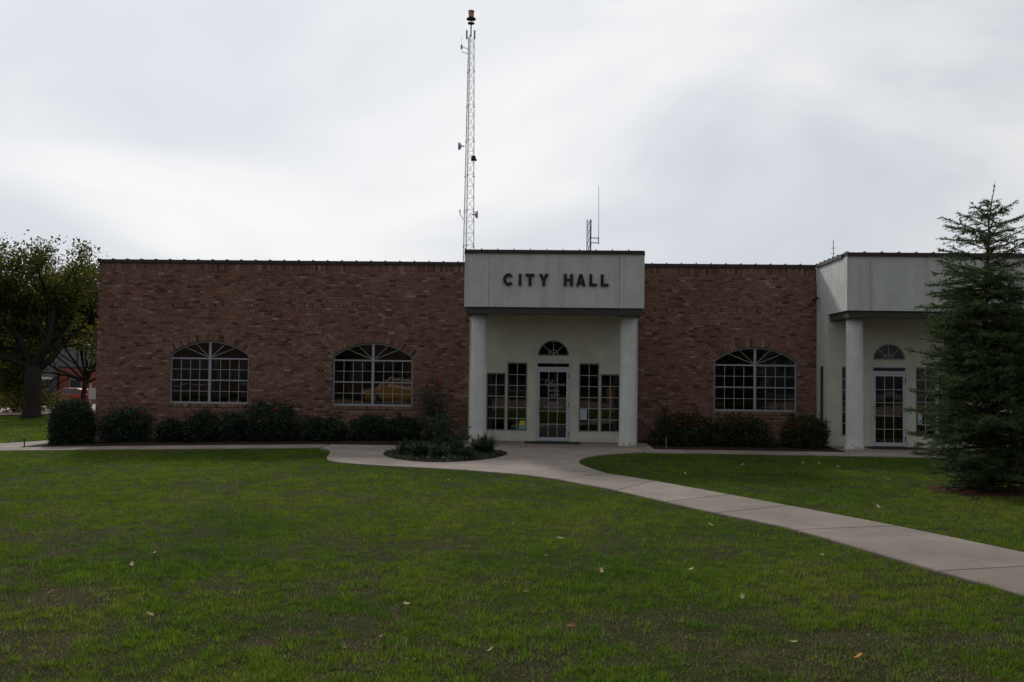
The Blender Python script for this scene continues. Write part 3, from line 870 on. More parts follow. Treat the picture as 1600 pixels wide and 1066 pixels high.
# tall slit light in the side of the far porch, and the lamp above it
sl_ = MB(); sl_.box(QL - .012, QL - .001, 27.12, 27.42, .55, 2.25)
sl_ = sl_.build('slit_window', M['alu'], CH)
MB().box(QL - .020, QL - .0125, 27.15, 27.39, .58, 2.22).build('pane', M['car_glass'], sl_)
wlm = MB(); wlm.tube([(QL - .002, 27.6, 4.17), (QL - .09, 27.6, 4.17)], .02, 8); wlm.tube([(QL - .07, 27.62, 4.20), (QL - .16, 27.52, 4.10)], [.045, .06], 10)
wlm.build('security_lamp', M['darkmetal'], CH)

# raised letters
LH, LT = 4.531, 4.218
def letter(ch, x0, x1):
    mb = MB(); z0, z1 = LT, LH; h = z1 - z0; w = x1 - x0; s = .075
    y0, y1 = YF - .045, YF - .002
    def R_(a, b, c, d, e=0): mb.box(a, b, y0 + e, y1, c, d)
    def P_(pts, e=0): mb.prism_y(pts, y0 + e, y1)
    if ch == 'I': R_(x0, x1, z0, z1)
    elif ch == 'T':
        m = (x0 + x1) / 2; R_(x0, x1, z1 - s * .93, z1); R_(m - s / 2, m + s / 2, z0, z1 - s * .93)
    elif ch == 'L': R_(x0, x0 + s, z0, z1); R_(x0 + s, x1, z0, z0 + s * .9)
    elif ch == 'H':
        zm = (z0 + z1) / 2; R_(x0, x0 + s, z0, z1); R_(x1 - s, x1, z0, z1); R_(x0 + s, x1 - s, zm - .028, zm + .032)
    elif ch == 'Y':
        m = (x0 + x1) / 2; zm = z0 + h * .40
        R_(m - s / 2, m + s / 2, z0, zm)
        P_([(m - s / 2, zm), (m, zm), (m, zm + .075), (x0 + s * 1.12, z1), (x0, z1)]); P_([(m, zm), (m + s / 2, zm), (x1, z1), (x1 - s * 1.12, z1), (m, zm + .075)])
    elif ch == 'A':
        m = (x0 + x1) / 2; k = s * .52
        P_([(x0, z0), (x0 + s * 1.08, z0), (m, z1 - .10), (m, z1), (m - k, z1)]); P_([(x1 - s * 1.08, z0), (x1, z0), (m + k, z1), (m, z1), (m, z1 - .10)])
        R_(m - .062, m + .062, z0 + .058, z0 + .112, .002)
    elif ch == 'C':
        cx, cz = (x0 + x1) / 2 + .004, (z0 + z1) / 2; rx, rz = w / 2, h / 2 + .006; n = 26
        for i in range(n):
            a, b = [math.radians(38 + (322 - 38) * (i + k) / n) for k in (0, 1)]
            P_([(cx + (rx - s) * math.cos(a), cz + (rz - s) * math.sin(a)), (cx + rx * math.cos(a), cz + rz * math.sin(a)), (cx + rx * math.cos(b), cz + rz * math.sin(b)), (cx + (rx - s) * math.cos(b), cz + (rz - s) * math.sin(b))])
    o = mb.build('letter', M['letter'], fascia1)
    o['label'] = 'black raised letter ' + ch
    return o
for ch, (a, b) in zip('CITYHALL', [(-1.312, -1.036), (-.896, -.829), (-.721, -.485), (-.368, -.117), (.284, .523), (.603, .851), (.949, 1.146), (1.246, 1.452)]):
    letter(ch, a, b)
# vinyl lettering on the glass of the first door
def text(body, x, z, size, y, parent, shear=0.0, name='door_lettering'):
    c = bpy.data.curves.new('t', 'FONT'); c.body = body; c.size = size; c.shear = shear; c.align_x = 'CENTER'; c.resolution_u = 3
    o = bpy.data.objects.new('t', c); COL.objects.link(o)
    dg = bpy.context.evaluated_depsgraph_get(); dg.update()
    me = bpy.data.meshes.new_from_object(o.evaluated_get(dg)); bpy.data.objects.remove(o)
    me.materials.clear(); me.materials.append(M['decal_white'])
    return link(name, me, parent, (x, y, z), (math.radians(90), 0, 0))
yl = YD - .004
text('CITY OF', -.235, 1.735, .045, yl, door1)
text('eonard', .16, 1.585, .125, yl, door1, 0.25)
sw_ = MB()
def ribbon(mb, pts, w, y):
    for (a, b) in zip(pts, pts[1:]):
        dx_, dz_ = b[0] - a[0], b[1] - a[1]; L = math.hypot(dx_, dz_) or 1; nx_, nz_ = -dz_ / L * w / 2, dx_ / L * w / 2
        mb.poly([(a[0] - nx_, y, a[1] - nz_), (b[0] - nx_, y, b[1] - nz_), (b[0] + nx_, y, b[1] + nz_), (a[0] + nx_, y, a[1] + nz_)])
ribbon(sw_, catmull([(-.10, 1.77), (-.17, 1.70), (-.17, 1.61), (-.10, 1.575), (-.03, 1.62), (.03, 1.72), (.02, 1.75), (-.03, 1.70), (-.09, 1.60), (-.13, 1.565), (-.05, 1.565), (.06, 1.555)], 5), .014, yl)
ribbon(sw_, [(-.105, 1.69), (-.085, 1.665)], .03, yl - .001)
sw_.build('door_lettering', M['decal_white'], door1, (0, YD, 0))
dash = MB()
for z, a, b in ((1.46, -.12, .20), (1.42, -.10, .22), (1.32, -.13, .22), (1.28, -.03, .12), (1.10, -.10, .20), (1.06, -.10, .18), (1.00, -.22, .30), (.96, -.20, .28)):
    xx = a
    while xx < b:
        w_ = random.uniform(.012, .03); dash.box(xx, min(xx + w_, b), yl, yl + .001, z, z + .016); xx += w_ + random.uniform(.006, .012)
dash.build('door_lettering', M['decal_white'], door1, (0, YD, 0))
# notices inside the side lights
ps = MB().box(.785, .985, YD + .048, YD + .051, .65, .935).build('notice', M['poster'], CH); ps['label'] = 'pale blue paper notice behind the glass'
pz = MB()
for i in range(6): pz.box(.81, .96 - .03 * (i % 3), YD + .0462, YD + .0470, .69 + .035 * i, .70 + .035 * i)
pz.build('notice_print', M['decal_white'], ps)
ps2 = MB().box(-.905, -.715, YD + .048, YD + .051, .355, .50).build('notice', M['teal_print'], CH); ps2['label'] = 'yellow and teal sticker low in the glass'
MB().prism_y([(-.81 + .085 * math.cos(t), .525 + .08 * math.sin(t)) for t in np.linspace(0, 2 * math.pi, 16, endpoint=False)], YD + .0435, YD + .0475).build('sun_print', M['yellow_print'], ps2)
ps3 = MB().box(D2 + .79, D2 + .91, YD + .048, YD + .051, .67, .94).build('notice', M['poster'], CH); ps3['label'] = 'pale blue paper notice behind the glass'

# shell behind the front: roof, other walls, dim rooms
sh = MB()
sh.box(XL, XL + .3, YW + .301, YW + 15, -.6, 5.05); sh.box(20.2, 20.5, YW + .301, YW + 15, -.6, 5.05); sh.box(XL + .301, 20.199, YW + 14.7, YW + 15, -.6, 5.05)
sh.build('rear_wall', M['shop_brick'], CH)
MB().box(XL + .301, 20.199, YW + .302, YW + 14.69, 4.55, 4.68).build('roof', M['coping'], CH)
inn = MB(); inn.box(XL + .301, 20.199, YW + 6.0, YW + 6.1, .02, 2.995)
for xx in (-7.7, -2.42, 2.48, 7.45): inn.box(xx, xx + .1, YW + .302, YW + 5.99, .02, 2.995)
inn.build('inner_wall', M['interior'], CH)
MB().box(XL + .301, 20.199, YW + .302, YW + 6.0, 3.0, 3.05).build('ceiling', M['interior'], CH)
fl = MB(); fl.box(XL + .301, 20.199, YW + .303, YW + 6.0, -.05, .015); fl.box(PL + .152, PR - .152, YD + .165, YW + .3, -.05, .016); fl.box(QL + .152, QR - .152, YD + .165, YW + .3, -.05, .016)
fl.build('floor', M['carpet'], CH)
vc = MB(); vc.box(PL + .152, PR - .152, YD + .163, YW + .3, 3.0, 3.05); vc.box(QL + .152, QR - .152, YD + .163, YW + .3, 3.0, 3.05)
vc.build('ceiling', M['interior'], CH)

# porch floors, planting beds, door mats
for (a, b) in ((PL - .22, PR + .24), (QL - .10, QR + .2)):
    o = MB().box(a, b, 24.535, YD + .001, -.2, TOP - .004).build('porch_floor', M['concrete'], None, ((a + b) / 2, 25.6, 0)); tag(o, kind='structure')
def bed(x0, x1, y0, y1, name='planting_bed'):
    nx_, ny_ = int((x1 - x0) / .12), int((y1 - y0) / .12)
    X, Y = np.meshgrid(np.linspace(x0, x1, nx_ + 1), np.linspace(y0, y1, ny_ + 1))
    Z = tz(X, Y) + .012 + RNG.random(X.shape) * .035
    i = np.arange(ny_ * (nx_ + 1)).reshape(ny_, nx_ + 1)[:, :-1].ravel()
    tag(link(name, np_mesh(name, np.stack([X.ravel(), Y.ravel(), Z.ravel()], 1), np.stack([i, i + 1, i + nx_ + 2, i + nx_ + 1], 1), M['mulch'])), kind='structure')
bed(-13.9, PL - .25, 24.54, YW + .01); bed(PR + .26, QL - .12, 24.54, YW + .01)
n = 26; V = [(ISL_C[0], ISL_C[1], .02)]; Fc = []
for ring in (0.35, .7, .995):
    for k in range(48):
        t = 2 * math.pi * k / 48
        V.append((ISL_C[0] + (ISL_A * math.cos(t) + .12 * math.sin(2 * t)) * ring, ISL_C[1] + ISL_B * math.sin(t) * ring, .012 + random.random() * .03))
for k in range(48):
    k2 = (k + 1) % 48; Fc.append((0, 1 + k, 1 + k2, 1 + k2))
    for r_ in (0, 1): Fc.append((1 + r_ * 48 + k, 1 + (r_ + 1) * 48 + k, 1 + (r_ + 1) * 48 + k2, 1 + r_ * 48 + k2))
mb = MB(); mb.v = V; mb.f = [f if f[2] != f[3] else f[:3] for f in Fc]
tag(mb.build('planting_island', M['mulch']), kind='structure')
def mat_thing(x, label):
    o = MB().box(x - .76, x + .76, 25.75, 26.55, TOP - .003, TOP + .012).build('door_mat', M['black'], None, (x, 26.15, 0)); tag(o, label, 'door mat')
mat_thing(0.036, 'black rubber mat before the entrance under the lettered porch')
mat_thing(D2, 'black rubber mat before the door beside the cedar tree')

# ================================================================== masts
def lattice(mb_leg, mb_br, c, z0, z1, w0, w1, step, rleg, rbr, n=3, phase=0.35):
    def pt(k, z):
        w = w0 + (w1 - w0) * (z - z0) / (z1 - z0); r = w / math.sqrt(3) if n == 3 else w / 2
        t = phase + 2 * math.pi * k / n
        return (c[0] + r * math.cos(t), c[1] + r * math.sin(t), z)
    for k in range(n):
        mb_leg[k].tube([pt(k, z0), pt(k, z1)], rleg, 6)
    z = z0
    while z < z1 - .01:
        zn = min(z + step, z1)
        for k in range(n):
            k2 = (k + 1) % n
            mb_br.tube([pt(k, z), pt(k2, zn)], rbr, 4, False); mb_br.tube([pt(k2, z), pt(k, zn)], rbr, 4, False); mb_br.tube([pt(k, z), pt(k2, z)], rbr, 4, False)
        z = zn
    return pt
TX, TY = -7.39, 82.0
TW = thing('lattice_tower', 'tall slender lattice radio tower with dishes and a red siren on top', 'tower', (TX, TY, float(tz(TX, TY))))
legs = [MB() for _ in range(3)]; br = MB()
pt = lattice(legs, br, (TX, TY), float(tz(TX, TY)), 31.3, 1.22, .50, 1.02, .034, .011)
for l in legs: l.build('leg', M['galv'], TW)
br.build('bracing', M['galv'], TW)
z = 12.5 + .35
while z < 30:
    for k in range(3):
        p = pt(k, z); MB().lathe([(.075, -.03), (.075, .03)], p, 10).build('flange', M['darkmetal'], TW)
    z += 3.06
def dish(c, dirx, r, deep, mat=M['dish']):
    mb = MB(); s = math.copysign(1, dirx)
    prof = [(r, 0.0), (r * .96, deep * .35), (r * .6, deep * .8), (r * .18, deep), (r * .15, deep + .25)]
    b = 0
    for rr, d_ in prof:
        for k in range(16):
            t = 2 * math.pi * k / 16; mb.v.append((c[0] + s * (r * .5 - d_), c[1] + rr * math.cos(t), c[2] + rr * math.sin(t)))
    for i in range(len(prof) - 1):
        for k in range(16):
            k2 = (k + 1) % 16; mb.f.append((i * 16 + k, i * 16 + k2, (i + 1) * 16 + k2, (i + 1) * 16 + k))
    mb.f.append(tuple(range(16)))
    mb.build('dish', mat, TW)
dish((-8.15, TY - .2, 21.55), -1, .34, .28); dish((-6.72, TY - .2, 15.6), 1, .34, .28)
mb = MB(); mb.lathe([(.17, 0), (.22, .2), (.12, .35)], (-6.98, TY - .35, 20.35), 10); mb.box(-7.2, -6.7, TY - .4, TY - .2, 20.25, 20.4); mb.build('camera_housing', M['darkmetal'], TW)
mb = MB(); mb.tube([(-7.8, TY, 15.2), (-8.1, TY, 15.6), (-8.12, TY, 16.0)], .03, 6); mb.lathe([(.05, 0), (.05, .3)], (-8.12, TY, 15.75), 8); mb.build('small_antenna', M['galv'], TW)
mb = MB(); mb.tube([(-7.6, TY, 30.1), (-8.2, TY, 30.35)], .028, 6); mb.tube([(-7.6, TY, 29.7), (-8.15, TY, 29.85), (-8.15, TY, 30.2)], .028, 6); mb.lathe([(.09, 0), (.09, .32)], (-8.2, TY, 30.15), 8); mb.tube([(-8.2, TY, 30.4), (-8.2, TY, 31.2)], .012, 6); mb.build('side_antenna', M['galv'], TW)
for dx_ in (-.34, .34):
    MB().box(TX - .02 + dx_ - .07, TX - .02 + dx_ + .07, TY - .1, TY + .05, 31.0, 31.75).build('panel_antenna', M['galv'], TW)
sr = MB(); sr.tube([(TX, TY, 31.2), (TX, TY, 32.35)], .06, 8); sr.build('siren_post', M['darkmetal'], TW)
sb = MB(); sb.lathe([(.06, 0), (.30, .10), (.30, .16), (.10, .22)], (TX, TY, 32.25), 18)
for t in range(4): sb.tube([(TX + .2 * math.cos(t * 1.57), TY + .2 * math.sin(t * 1.57), 32.4), (TX + .2 * math.cos(t * 1.57), TY + .2 * math.sin(t * 1.57), 32.75)], .025, 6)
sb.lathe([(.1, .42), (.42, .48), (.42, .54), (.25, .66)], (TX, TY, 32.25), 18); sb.build('siren_rotor', M['darkmetal'], TW)
MB().lathe([(.24, 0), (.23, .25), (.27, .5), (.28, .56), (.2, .6)], (TX, TY, 32.92), 18).build('siren_head', M['rust_red'], TW)

MX, MY = 1.66, 44.0
MA = thing('roof_mast', 'short lattice mast with a thin whip antenna behind the lettered porch', 'mast', (MX, MY, float(tz(MX, MY))))
legs = [MB() for _ in range(3)]; br = MB()
lattice(legs, br, (MX, MY), float(tz(MX, MY)), 9.07, .20, .20, .38, .020, .010, 3, .9)
for l in legs: l.build('leg', M['darkmetal'], MA)
br.build('bracing', M['darkmetal'], MA)
mb = MB(); mb.tube([(MX, MY, 8.23), (2.08, MY, 8.2)], .02, 6); mb.tube([(MX, MY, 8.0), (2.08, MY, 7.98)], .02, 6); mb.tube([(2.08, MY, 7.93), (2.08, MY, 8.28)], .022, 6); mb.build('antenna_bracket', M['darkmetal'], MA)
MB().tube([(2.08, MY, 8.1), (2.075, MY, 9.4), (2.06, MY, 10.65)], [.014, .012, .009], 6).build('whip_antenna', M['galv'], MA)
SA = thing('roof_antenna', 'tiny pale antenna on the roof left of the far porch', 'antenna', (10.45, 36, 4.68))
mb = MB(); mb.tube([(10.45, 36, 4.68), (10.45, 36, 7.05)], .014, 6); mb.build('pole', M['galv'], SA)
mb = MB(); mb.tube([(10.35, 36, 6.75), (10.55, 36, 6.75)], .01, 6); mb.tube([(10.38, 36, 6.55), (10.52, 36, 6.55)], .01, 6); mb.build('crossbar', M['galv'], SA)

# ================================================================== trees
def broad_tree(name, label, base, trunk_r, fork_z, height, spread, seed, n_limb=5, leaves_per=46, leaf=.13, levels=4, bias=(0, 0), group=None, tuft=.42, tilts=(.35, .95)):
    rn = random.Random(seed); wood = MB(); tips = []
    base = Vector(base)
    t = thing(name, label, 'tree', base, group)
    top = base + Vector((rn.uniform(-.2, .2), rn.uniform(-.2, .2), fork_z))
    wood.tube([base - Vector((0, 0, .2)), base + Vector((0, 0, .25)), base + Vector((.05, 0, fork_z * .5)), top], [trunk_r * 1.35, trunk_r * 1.06, trunk_r * .92, trunk_r * .95], 12)
    def grow(p, d, L, r, lev):
        pts = [p]; q = p; dd = d.copy(); k = 4
        for i in range(k):
            dd = (dd + Vector((rn.gauss(0, .17), rn.gauss(0, .17), rn.gauss(.03, .10)))).normalized()
            q = q + dd * L / k; pts.append(q)
        wood.tube(pts, [r * (1 - .11 * i) for i in range(k + 1)], 7 if lev > 1 else 4, False)
        if lev == 0:
            tips.append(pts[-1]); tips.append(pts[2]); return
        if lev == 1: tips.append(pts[-1]); tips.append(pts[2])
        nb = rn.choice((2, 3, 3)) if lev > 1 else rn.choice((3, 4))
        for i in range(nb):
            frac = 1.0 if i == 0 else rn.uniform(.45, 1.0); st = pts[min(k, max(1, round(frac * k)))]
            a = rn.uniform(.35, .95) * (0.55 if i == 0 else 1); ph = rn.uniform(0, 6.283)
            u = dd.cross(Vector((0, 0, 1)) if abs(dd.z) < .95 else Vector((1, 0, 0))).normalized(); v = dd.cross(u)
            nd = (dd * math.cos(a) + (u * math.cos(ph) + v * math.sin(ph)) * math.sin(a)).normalized()
            grow(st, nd, L * rn.uniform(.62, .82), r * (.58 if i == 0 else .44), lev - 1)
    for i in range(n_limb):
        ph = 6.283 * i / n_limb + rn.uniform(-.4, .4); tilt = rn.uniform(*tilts)
        d = Vector((math.cos(ph) * math.sin(tilt) * spread + bias[0], math.sin(ph) * math.sin(tilt) * spread + bias[1], math.cos(tilt))).normalized()
        grow(top - Vector((0, 0, rn.uniform(0, .5))), d, (height - fork_z) * rn.uniform(.34, .46), trunk_r * rn.uniform(.42, .6), levels - 1)
    # fit height and lower the odd tall tip
    wood.build('trunk', M['bark'], t, None, True)
    rg = np.random.default_rng(seed); T = np.array([tuple(p) for p in tips])
    keep = rg.random(len(T)) < .92; T = T[keep]
    P = np.repeat(T, leaves_per, 0); P = P + rg.normal(size=P.shape) * np.array([tuft, tuft, tuft * .62])
    P = P[rg.random(len(P)) < .9]
    Vq, Fq = leaf_quads(P - np.array(base), leaf, seed, 0.0, 1.7)
    link('crown', np_mesh('crown', Vq, Fq, M['oak_leaf']), t, base)
    return t, T
t1, T1 = broad_tree('oak_tree', 'big spreading oak with dark thick trunk on the lawn beyond the building', (-26.7, 48.1, float(tz(-26.7, 48.1))), .44, 2.7, 8.6, 1.05, 11, 8, 27, .17, 5, (0, 0), None, .30, (.35, 1.05))
t2, T2 = broad_tree('street_tree', 'taller narrow leafy tree half hidden by the left building corner', (-31.0, 62, float(tz(-31.0, 62))), .17, 2.3, 9.2, .85, 23, 12, 52, .20, 5, (-.16, 0), None, .42, (.15, 1.45))
t3, T3 = broad_tree('far_tree', 'distant tree whose top twigs show above the right roof', (34.0, 70, float(tz(34, 70))), .3, 4.0, 11.6, .9, 31, 5, 14, .15, 4)

# the cedar in front of the far porch
def cedar(base):
    rn = random.Random(5); rg = np.random.default_rng(5)
    t = thing('cedar_tree', 'dark green young cedar with layered branches and bent leader', 'tree', base)
    bx_, by_, _ = base
    H = 5.26
    def axis(z):
        k = z / H
        return Vector((bx_ + .03 * math.sin(z * 1.7) - .04 * k + (0.14 * max(0, (k - .86) / .14) ** 1.4), by_ + .02 * math.cos(z * 2.1), z))
    wood = MB()
    wood.tube([axis(z) for z in np.linspace(-.1, H, 24)], [max(.006, .085 * (1 - z / H) ** .9) for z in np.linspace(0, H, 24)], 8)
    prof = [(.0, .55), (.12, .85), (.4, 1.12), (.83, 1.42), (1.8, 1.33), (2.7, 1.15), (3.3, 1.02), (3.7, .90), (4.05, .84), (4.35, .86), (4.6, .66), (4.8, .26), (5.0, .12), (5.26, .04)]
    pz_, pr_ = zip(*prof)
    tw = []            # (start, dir, length) twigs
    z = .14
    while z < 5.05:
        Lmax = float(np.interp(z, pz_, pr_))
        upper = z > 3.75
        nb = 9 if z < 2.8 else (7 if z < 3.7 else 5)
        ph0 = rn.uniform(0, 6.28)
        for i in range(nb):
            ph = ph0 + 6.283 * i / nb + rn.uniform(-.3, .3)
            L = Lmax * rn.uniform(.62, 1.08)
            if z > 4.6: L = Lmax * rn.uniform(.5, 1.1)
            el0 = rn.uniform(-.05, .5) if not upper else rn.uniform(.05, .60)
            if z < .7: el0 = rn.uniform(.0, .2)
            hd = Vector((math.cos(ph), math.sin(ph), 0)); p = axis(max(.05, z + rn.uniform(-.12, .12) * (1 if z < 3.9 else .4))); pts = [p.copy()]
            k = 7; el = el0
            for s in range(k):
                el = el0 - .28 * math.sin(s / k * 3.0) * (1 if not upper else .2) + (.10 * s / k)
                p = p + (hd * math.cos(el) + Vector((0, 0, math.sin(el)))) * (L / k); pts.append(p.copy())
            wood.tube(pts, [max(.003, .016 * (L + .2) * (1 - s / (k + 1))) for s in range(k + 1)], 5, False)
            side = hd.cross(Vector((0, 0, 1)))
            nt_ = int(L * (30 if not upper else 20)) + 3
            for j in range(nt_):
                f = rn.uniform(.12, 1.0) if not upper else rn.uniform(.2, 1.0)
                q = pts[min(k, int(f * k))].lerp(pts[min(k, int(f * k) + 1)], f * k - int(f * k))
                sgn = rn.choice((-1, 1)); a = rn.uniform(.5, 1.1)
                d = (hd * math.cos(a) + side * sgn * math.sin(a) + Vector((0, 0, rn.uniform(-.42, .42)))).normalized()
                tl = (L * .42 * (1.08 - f) + .06) * rn.uniform(.6, 1.1)
                tw.append((q, d, tl))
            tw.append((pts[4], (pts[7] - pts[4]).normalized(), (pts[7] - pts[4]).length + .03))
            tw.append((pts[1], (pts[4] - pts[1]).normalized(), (pts[4] - pts[1]).length))
        z += .105 if z < 3.7 else .135
    for zz in np.linspace(4.5, 5.24, 12): tw.append((axis(zz), Vector((0, 0, 1)), .07))
    S = np.array([tuple(a) for a, b, c in tw]); Dr = np.array([tuple(b) for a, b, c in tw]); Ln = np.array([c for a, b, c in tw])
    cnt = np.maximum(4, (Ln / .0068).astype(int)); idx = np.repeat(np.arange(len(tw)), cnt); m = len(idx)
    f = rg.random(m); P = S[idx] + Dr[idx] * (Ln[idx] * f)[:, None]; P[:, 2] -= .10 * (Ln[idx] * f) ** 2
    nd = rg.normal(size=(m, 3)) * .75 + Dr[idx] * .8; nd[:, 2] += .15; nd /= np.linalg.norm(nd, axis=1)[:, None]
    sd = np.cross(nd, rg.normal(size=(m, 3))); sd /= np.linalg.norm(sd, axis=1)[:, None] + 1e-9
    nl = .042 * (.6 + .7 * rg.random(m))[:, None]; nw = .0062
    Vn = np.stack([P - sd * nw, P + sd * nw, P + nd * nl], 1).reshape(-1, 3) - np.array(base)
    # twig colour islands: join the needles of one twig by colour through a shared island is not needed
    tipm = (rg.random(len(tw)) < .22)[idx] & (f > .62)
    Fn = np.arange(3 * m).reshape(m, 3)
    link('crown', np_mesh('crown', Vn, Fn[~tipm], M['cedar']), t, base)
    Vt = Vn.reshape(m, 3, 3)[tipm].reshape(-1, 3)
    tag(link('tip_growth', np_mesh('tip_growth', Vt, np.arange(len(Vt)).reshape(-1, 3), M['cedar_tip']), t, base), kind='stuff')
    wood.build('trunk', M['cedar_bark'], t)
    print('CEDAR needles', m)
cedar((7.48, 16.69, 0))
# mulch ring under it
mb = MB(); n = 40; mb.v.append((7.5, 16.69, .045))
for ring in (.5, 1.0):
    for k in range(n):
        t = 2 * math.pi * k / n; rr = ring * (1.0 + .12 * math.sin(3 * t + 1) + .05 * random.random())
        mb.v.append((7.5 + rr * math.cos(t), 16.69 + rr * math.sin(t) * .75, .035 + .02 * random.random() if ring < 1 else .0))
for k in range(n):
    k2 = (k + 1) % n; mb.f += [(0, 1 + k, 1 + k2), (1 + k, 1 + n + k, 1 + n + k2, 1 + k2)]
tag(mb.build('mulch_ring', M['red_mulch']), kind='structure')

# ================================================================== shrubs
def mound(name, label, x0, x1, yc, ry, ztop, mat, n=6500, leaf=.05, seed=0, square=2.0, group=None, stems=7, rough=.16, red=None, soft=.12):
    rg = np.random.default_rng(seed); xc = (x0 + x1) / 2; zb = float(tz(xc, yc)); h = ztop - zb; rx = (x1 - x0) / 2
    t = thing(name, label, 'shrub', (xc, yc, zb), group)
    # clumps over a rounded block that stands wide on the ground, filled inside
    K = 130 if soft > .11 else 420; u = rg.normal(size=(K, 3)); u /= (np.abs(u) ** square).sum(1)[:, None] ** (1 / square)
    C = u * (.88 + rough * .5 * rg.normal(size=K) + rough * 1.3 * (rg.random(K) < .14) * (u[:, 2] > -.1))[:, None]
    k = rg.integers(0, K, n); P = C[k] + rg.normal(size=(n, 3)) * soft
    n2 = int(n * .7); q = rg.normal(size=(n2, 3)); q /= (np.abs(q) ** square).sum(1)[:, None] ** (1 / square); q *= (.45 + .5 * rg.random(n2))[:, None]
    P = np.concatenate([P, q]); P = P[P[:, 2] > -.85]
    W = np.stack([P[:, 0] * rx * .93, P[:, 1] * ry * .93, (P[:, 2] * .60 + .38) * h], 1)
    W = W[W[:, 2] > .0]
    W[:, 2] = np.clip(W[:, 2], .02 + .05 * rg.random(len(W)), None)
    if red is not None:
        m = (W[:, 2] > h * .62) & (rg.random(len(W)) < .5) & (np.sin(W[:, 0] * 4 + seed) > -.1)
        Vq, Fq = leaf_quads(W[m], leaf, seed + 9, .3); tag(link('new_growth', np_mesh('new_growth', Vq, Fq, red), t, (xc, yc, zb)), kind='stuff'); W = W[~m]
    Vq, Fq = leaf_quads(W, leaf, seed, .2)
    link('foliage', np_mesh('foliage', Vq, Fq, mat), t, (xc, yc, zb))
    s = MB()
    for i in range(stems):
        a = rg.random() * 6.28; s.tube([(xc + .08 * math.cos(a), yc + .08 * math.sin(a), zb - .03), (xc + rx * .4 * math.cos(a), yc + ry * .4 * math.sin(a), zb + h * .5), (xc + rx * .6 * math.cos(a), yc + ry * .6 * math.sin(a), zb + h * .75)], [.014, .009, .004], 5)
    s.build('stems', M['twig'], t)
    return t
fl_mesh = None
def flower_mesh():
    global fl_mesh
    if fl_mesh is None:
        mb = MB()
        for ring, (n, r, el) in enumerate(((5, .042, .35), (5, .034, .9), (3, .02, 1.3))):
            for k in range(n):
                a = 6.283 * k / n + ring * .6; c, s = math.cos(a), math.sin(a); ce, se = math.cos(el), math.sin(el)
                tip = (c * ce * r, s * ce * r, se * r); w = r * .55
                mb.poly([(0, 0, 0), (tip[0] * .6 - s * w, tip[1] * .6 + c * w, tip[2] * .6), tip, (tip[0] * .6 + s * w, tip[1] * .6 - c * w, tip[2] * .6)])
        fl_mesh = mb.mesh('flower', M['petal'])
    return fl_mesh
def rose(label, x0, x1, yc, ry, ztop, seed, canes=34, per=150, flowers=14, leaf=.055, airy=1.0, fill=1.0):
    rn = random.Random(seed); rg = np.random.default_rng(seed); xc = (x0 + x1) / 2; zb = float(tz(xc, yc)); h = ztop - zb; rx = (x1 - x0) / 2
    t = thing('rose_bush', label, 'shrub', (xc, yc, zb), 'flowering rose bushes along the wall')
    wood = MB(); P = []; tips = []
    for i in range(canes):
        a = rn.uniform(0, 6.283); rr = rn.uniform(.1, 1.0) ** .7; top = h * (1.02 - .42 * rr ** 2) * rn.uniform(.62, 1.0)
        b0 = Vector((xc + .25 * rx * rn.uniform(-1, 1), yc + .2 * ry * rn.uniform(-1, 1), zb)); e = Vector((xc + rx * .95 * rr * math.cos(a), yc + ry * .95 * rr * math.sin(a), zb + top))
        mid = b0.lerp(e, .55) + Vector((0, 0, h * .14)); pts = [b0, b0.lerp(mid, .5) + Vector((0, 0, h * .08)), mid, e]
        pts = [Vector(p) for p in catmull([tuple(p) for p in pts], 3)]
        wood.tube(pts, [.009 - .0007 * k for k in range(len(pts))], 4, False); tips.append(pts[-1])
        for j in range(per):
            f = rn.uniform(.12, 1.0) ** .8 * (len(pts) - 1); q = pts[int(f)].lerp(pts[min(len(pts) - 1, int(f) + 1)], f - int(f))
            s_ = .11 * airy * (1.25 - .5 * f / len(pts)); P.append((q.x + rn.gauss(0, s_), q.y + rn.gauss(0, s_), max(zb + .03, q.z + rn.gauss(0, s_ * .7))))
    P = np.array(P) - np.array((xc, yc, zb))
    nf = int(canes * per * .8); q = rg.normal(size=(nf, 3)); q /= np.linalg.norm(q, axis=1)[:, None]; q *= (.35 + .6 * rg.random(nf))[:, None]
    q = np.stack([q[:, 0] * rx * .92, q[:, 1] * ry * .9, (q[:, 2] * .46 + .30) * h * fill], 1); q = q[q[:, 2] > .02]
    P = np.concatenate([P, q])
    Vq, Fq = leaf_quads(P, leaf, seed, .2, 1.6); link('foliage', np_mesh('foliage', Vq, Fq, M['rose_leaf']), t, (xc, yc, zb))
    wood.build('canes', M['twig'], t)
    front = sorted(tips, key=lambda p: p.y)[:int(len(tips) * .75)]; rn.shuffle(front)
    for p in front[:flowers]:
        o = link('flower', flower_mesh(), t, p + Vector((rn.uniform(-.05, .05), -rn.uniform(.03, .10), rn.uniform(-.12, .03))), (rn.uniform(.2, 1.2), 0, rn.uniform(0, 6.2)))
        s = rn.uniform(.8, 1.35); o.scale = (s, s, s)
    return t
GS = 'clipped dark shrubs along the brick wall'
mound('boxwood_shrub', 'clipped square boxwood at the left building corner', -13.70, -12.60, 25.75, .6, 1.02, M['box_leaf'], 19000, .05, 1, 3.8, GS, 7, .03, None, .10)
rose('red rose bush beside the clipped boxwood at the building corner', -12.85, -11.0, 26.3, .75, 1.02, 41, 44, 200, 13)
mound('dark_shrub', 'small dark round shrub, first one right of the corner rose bush', -10.95, -10.12, 26.2, .5, .52, M['dark_leaf'], 5460, .06, 2, 2.2, GS)
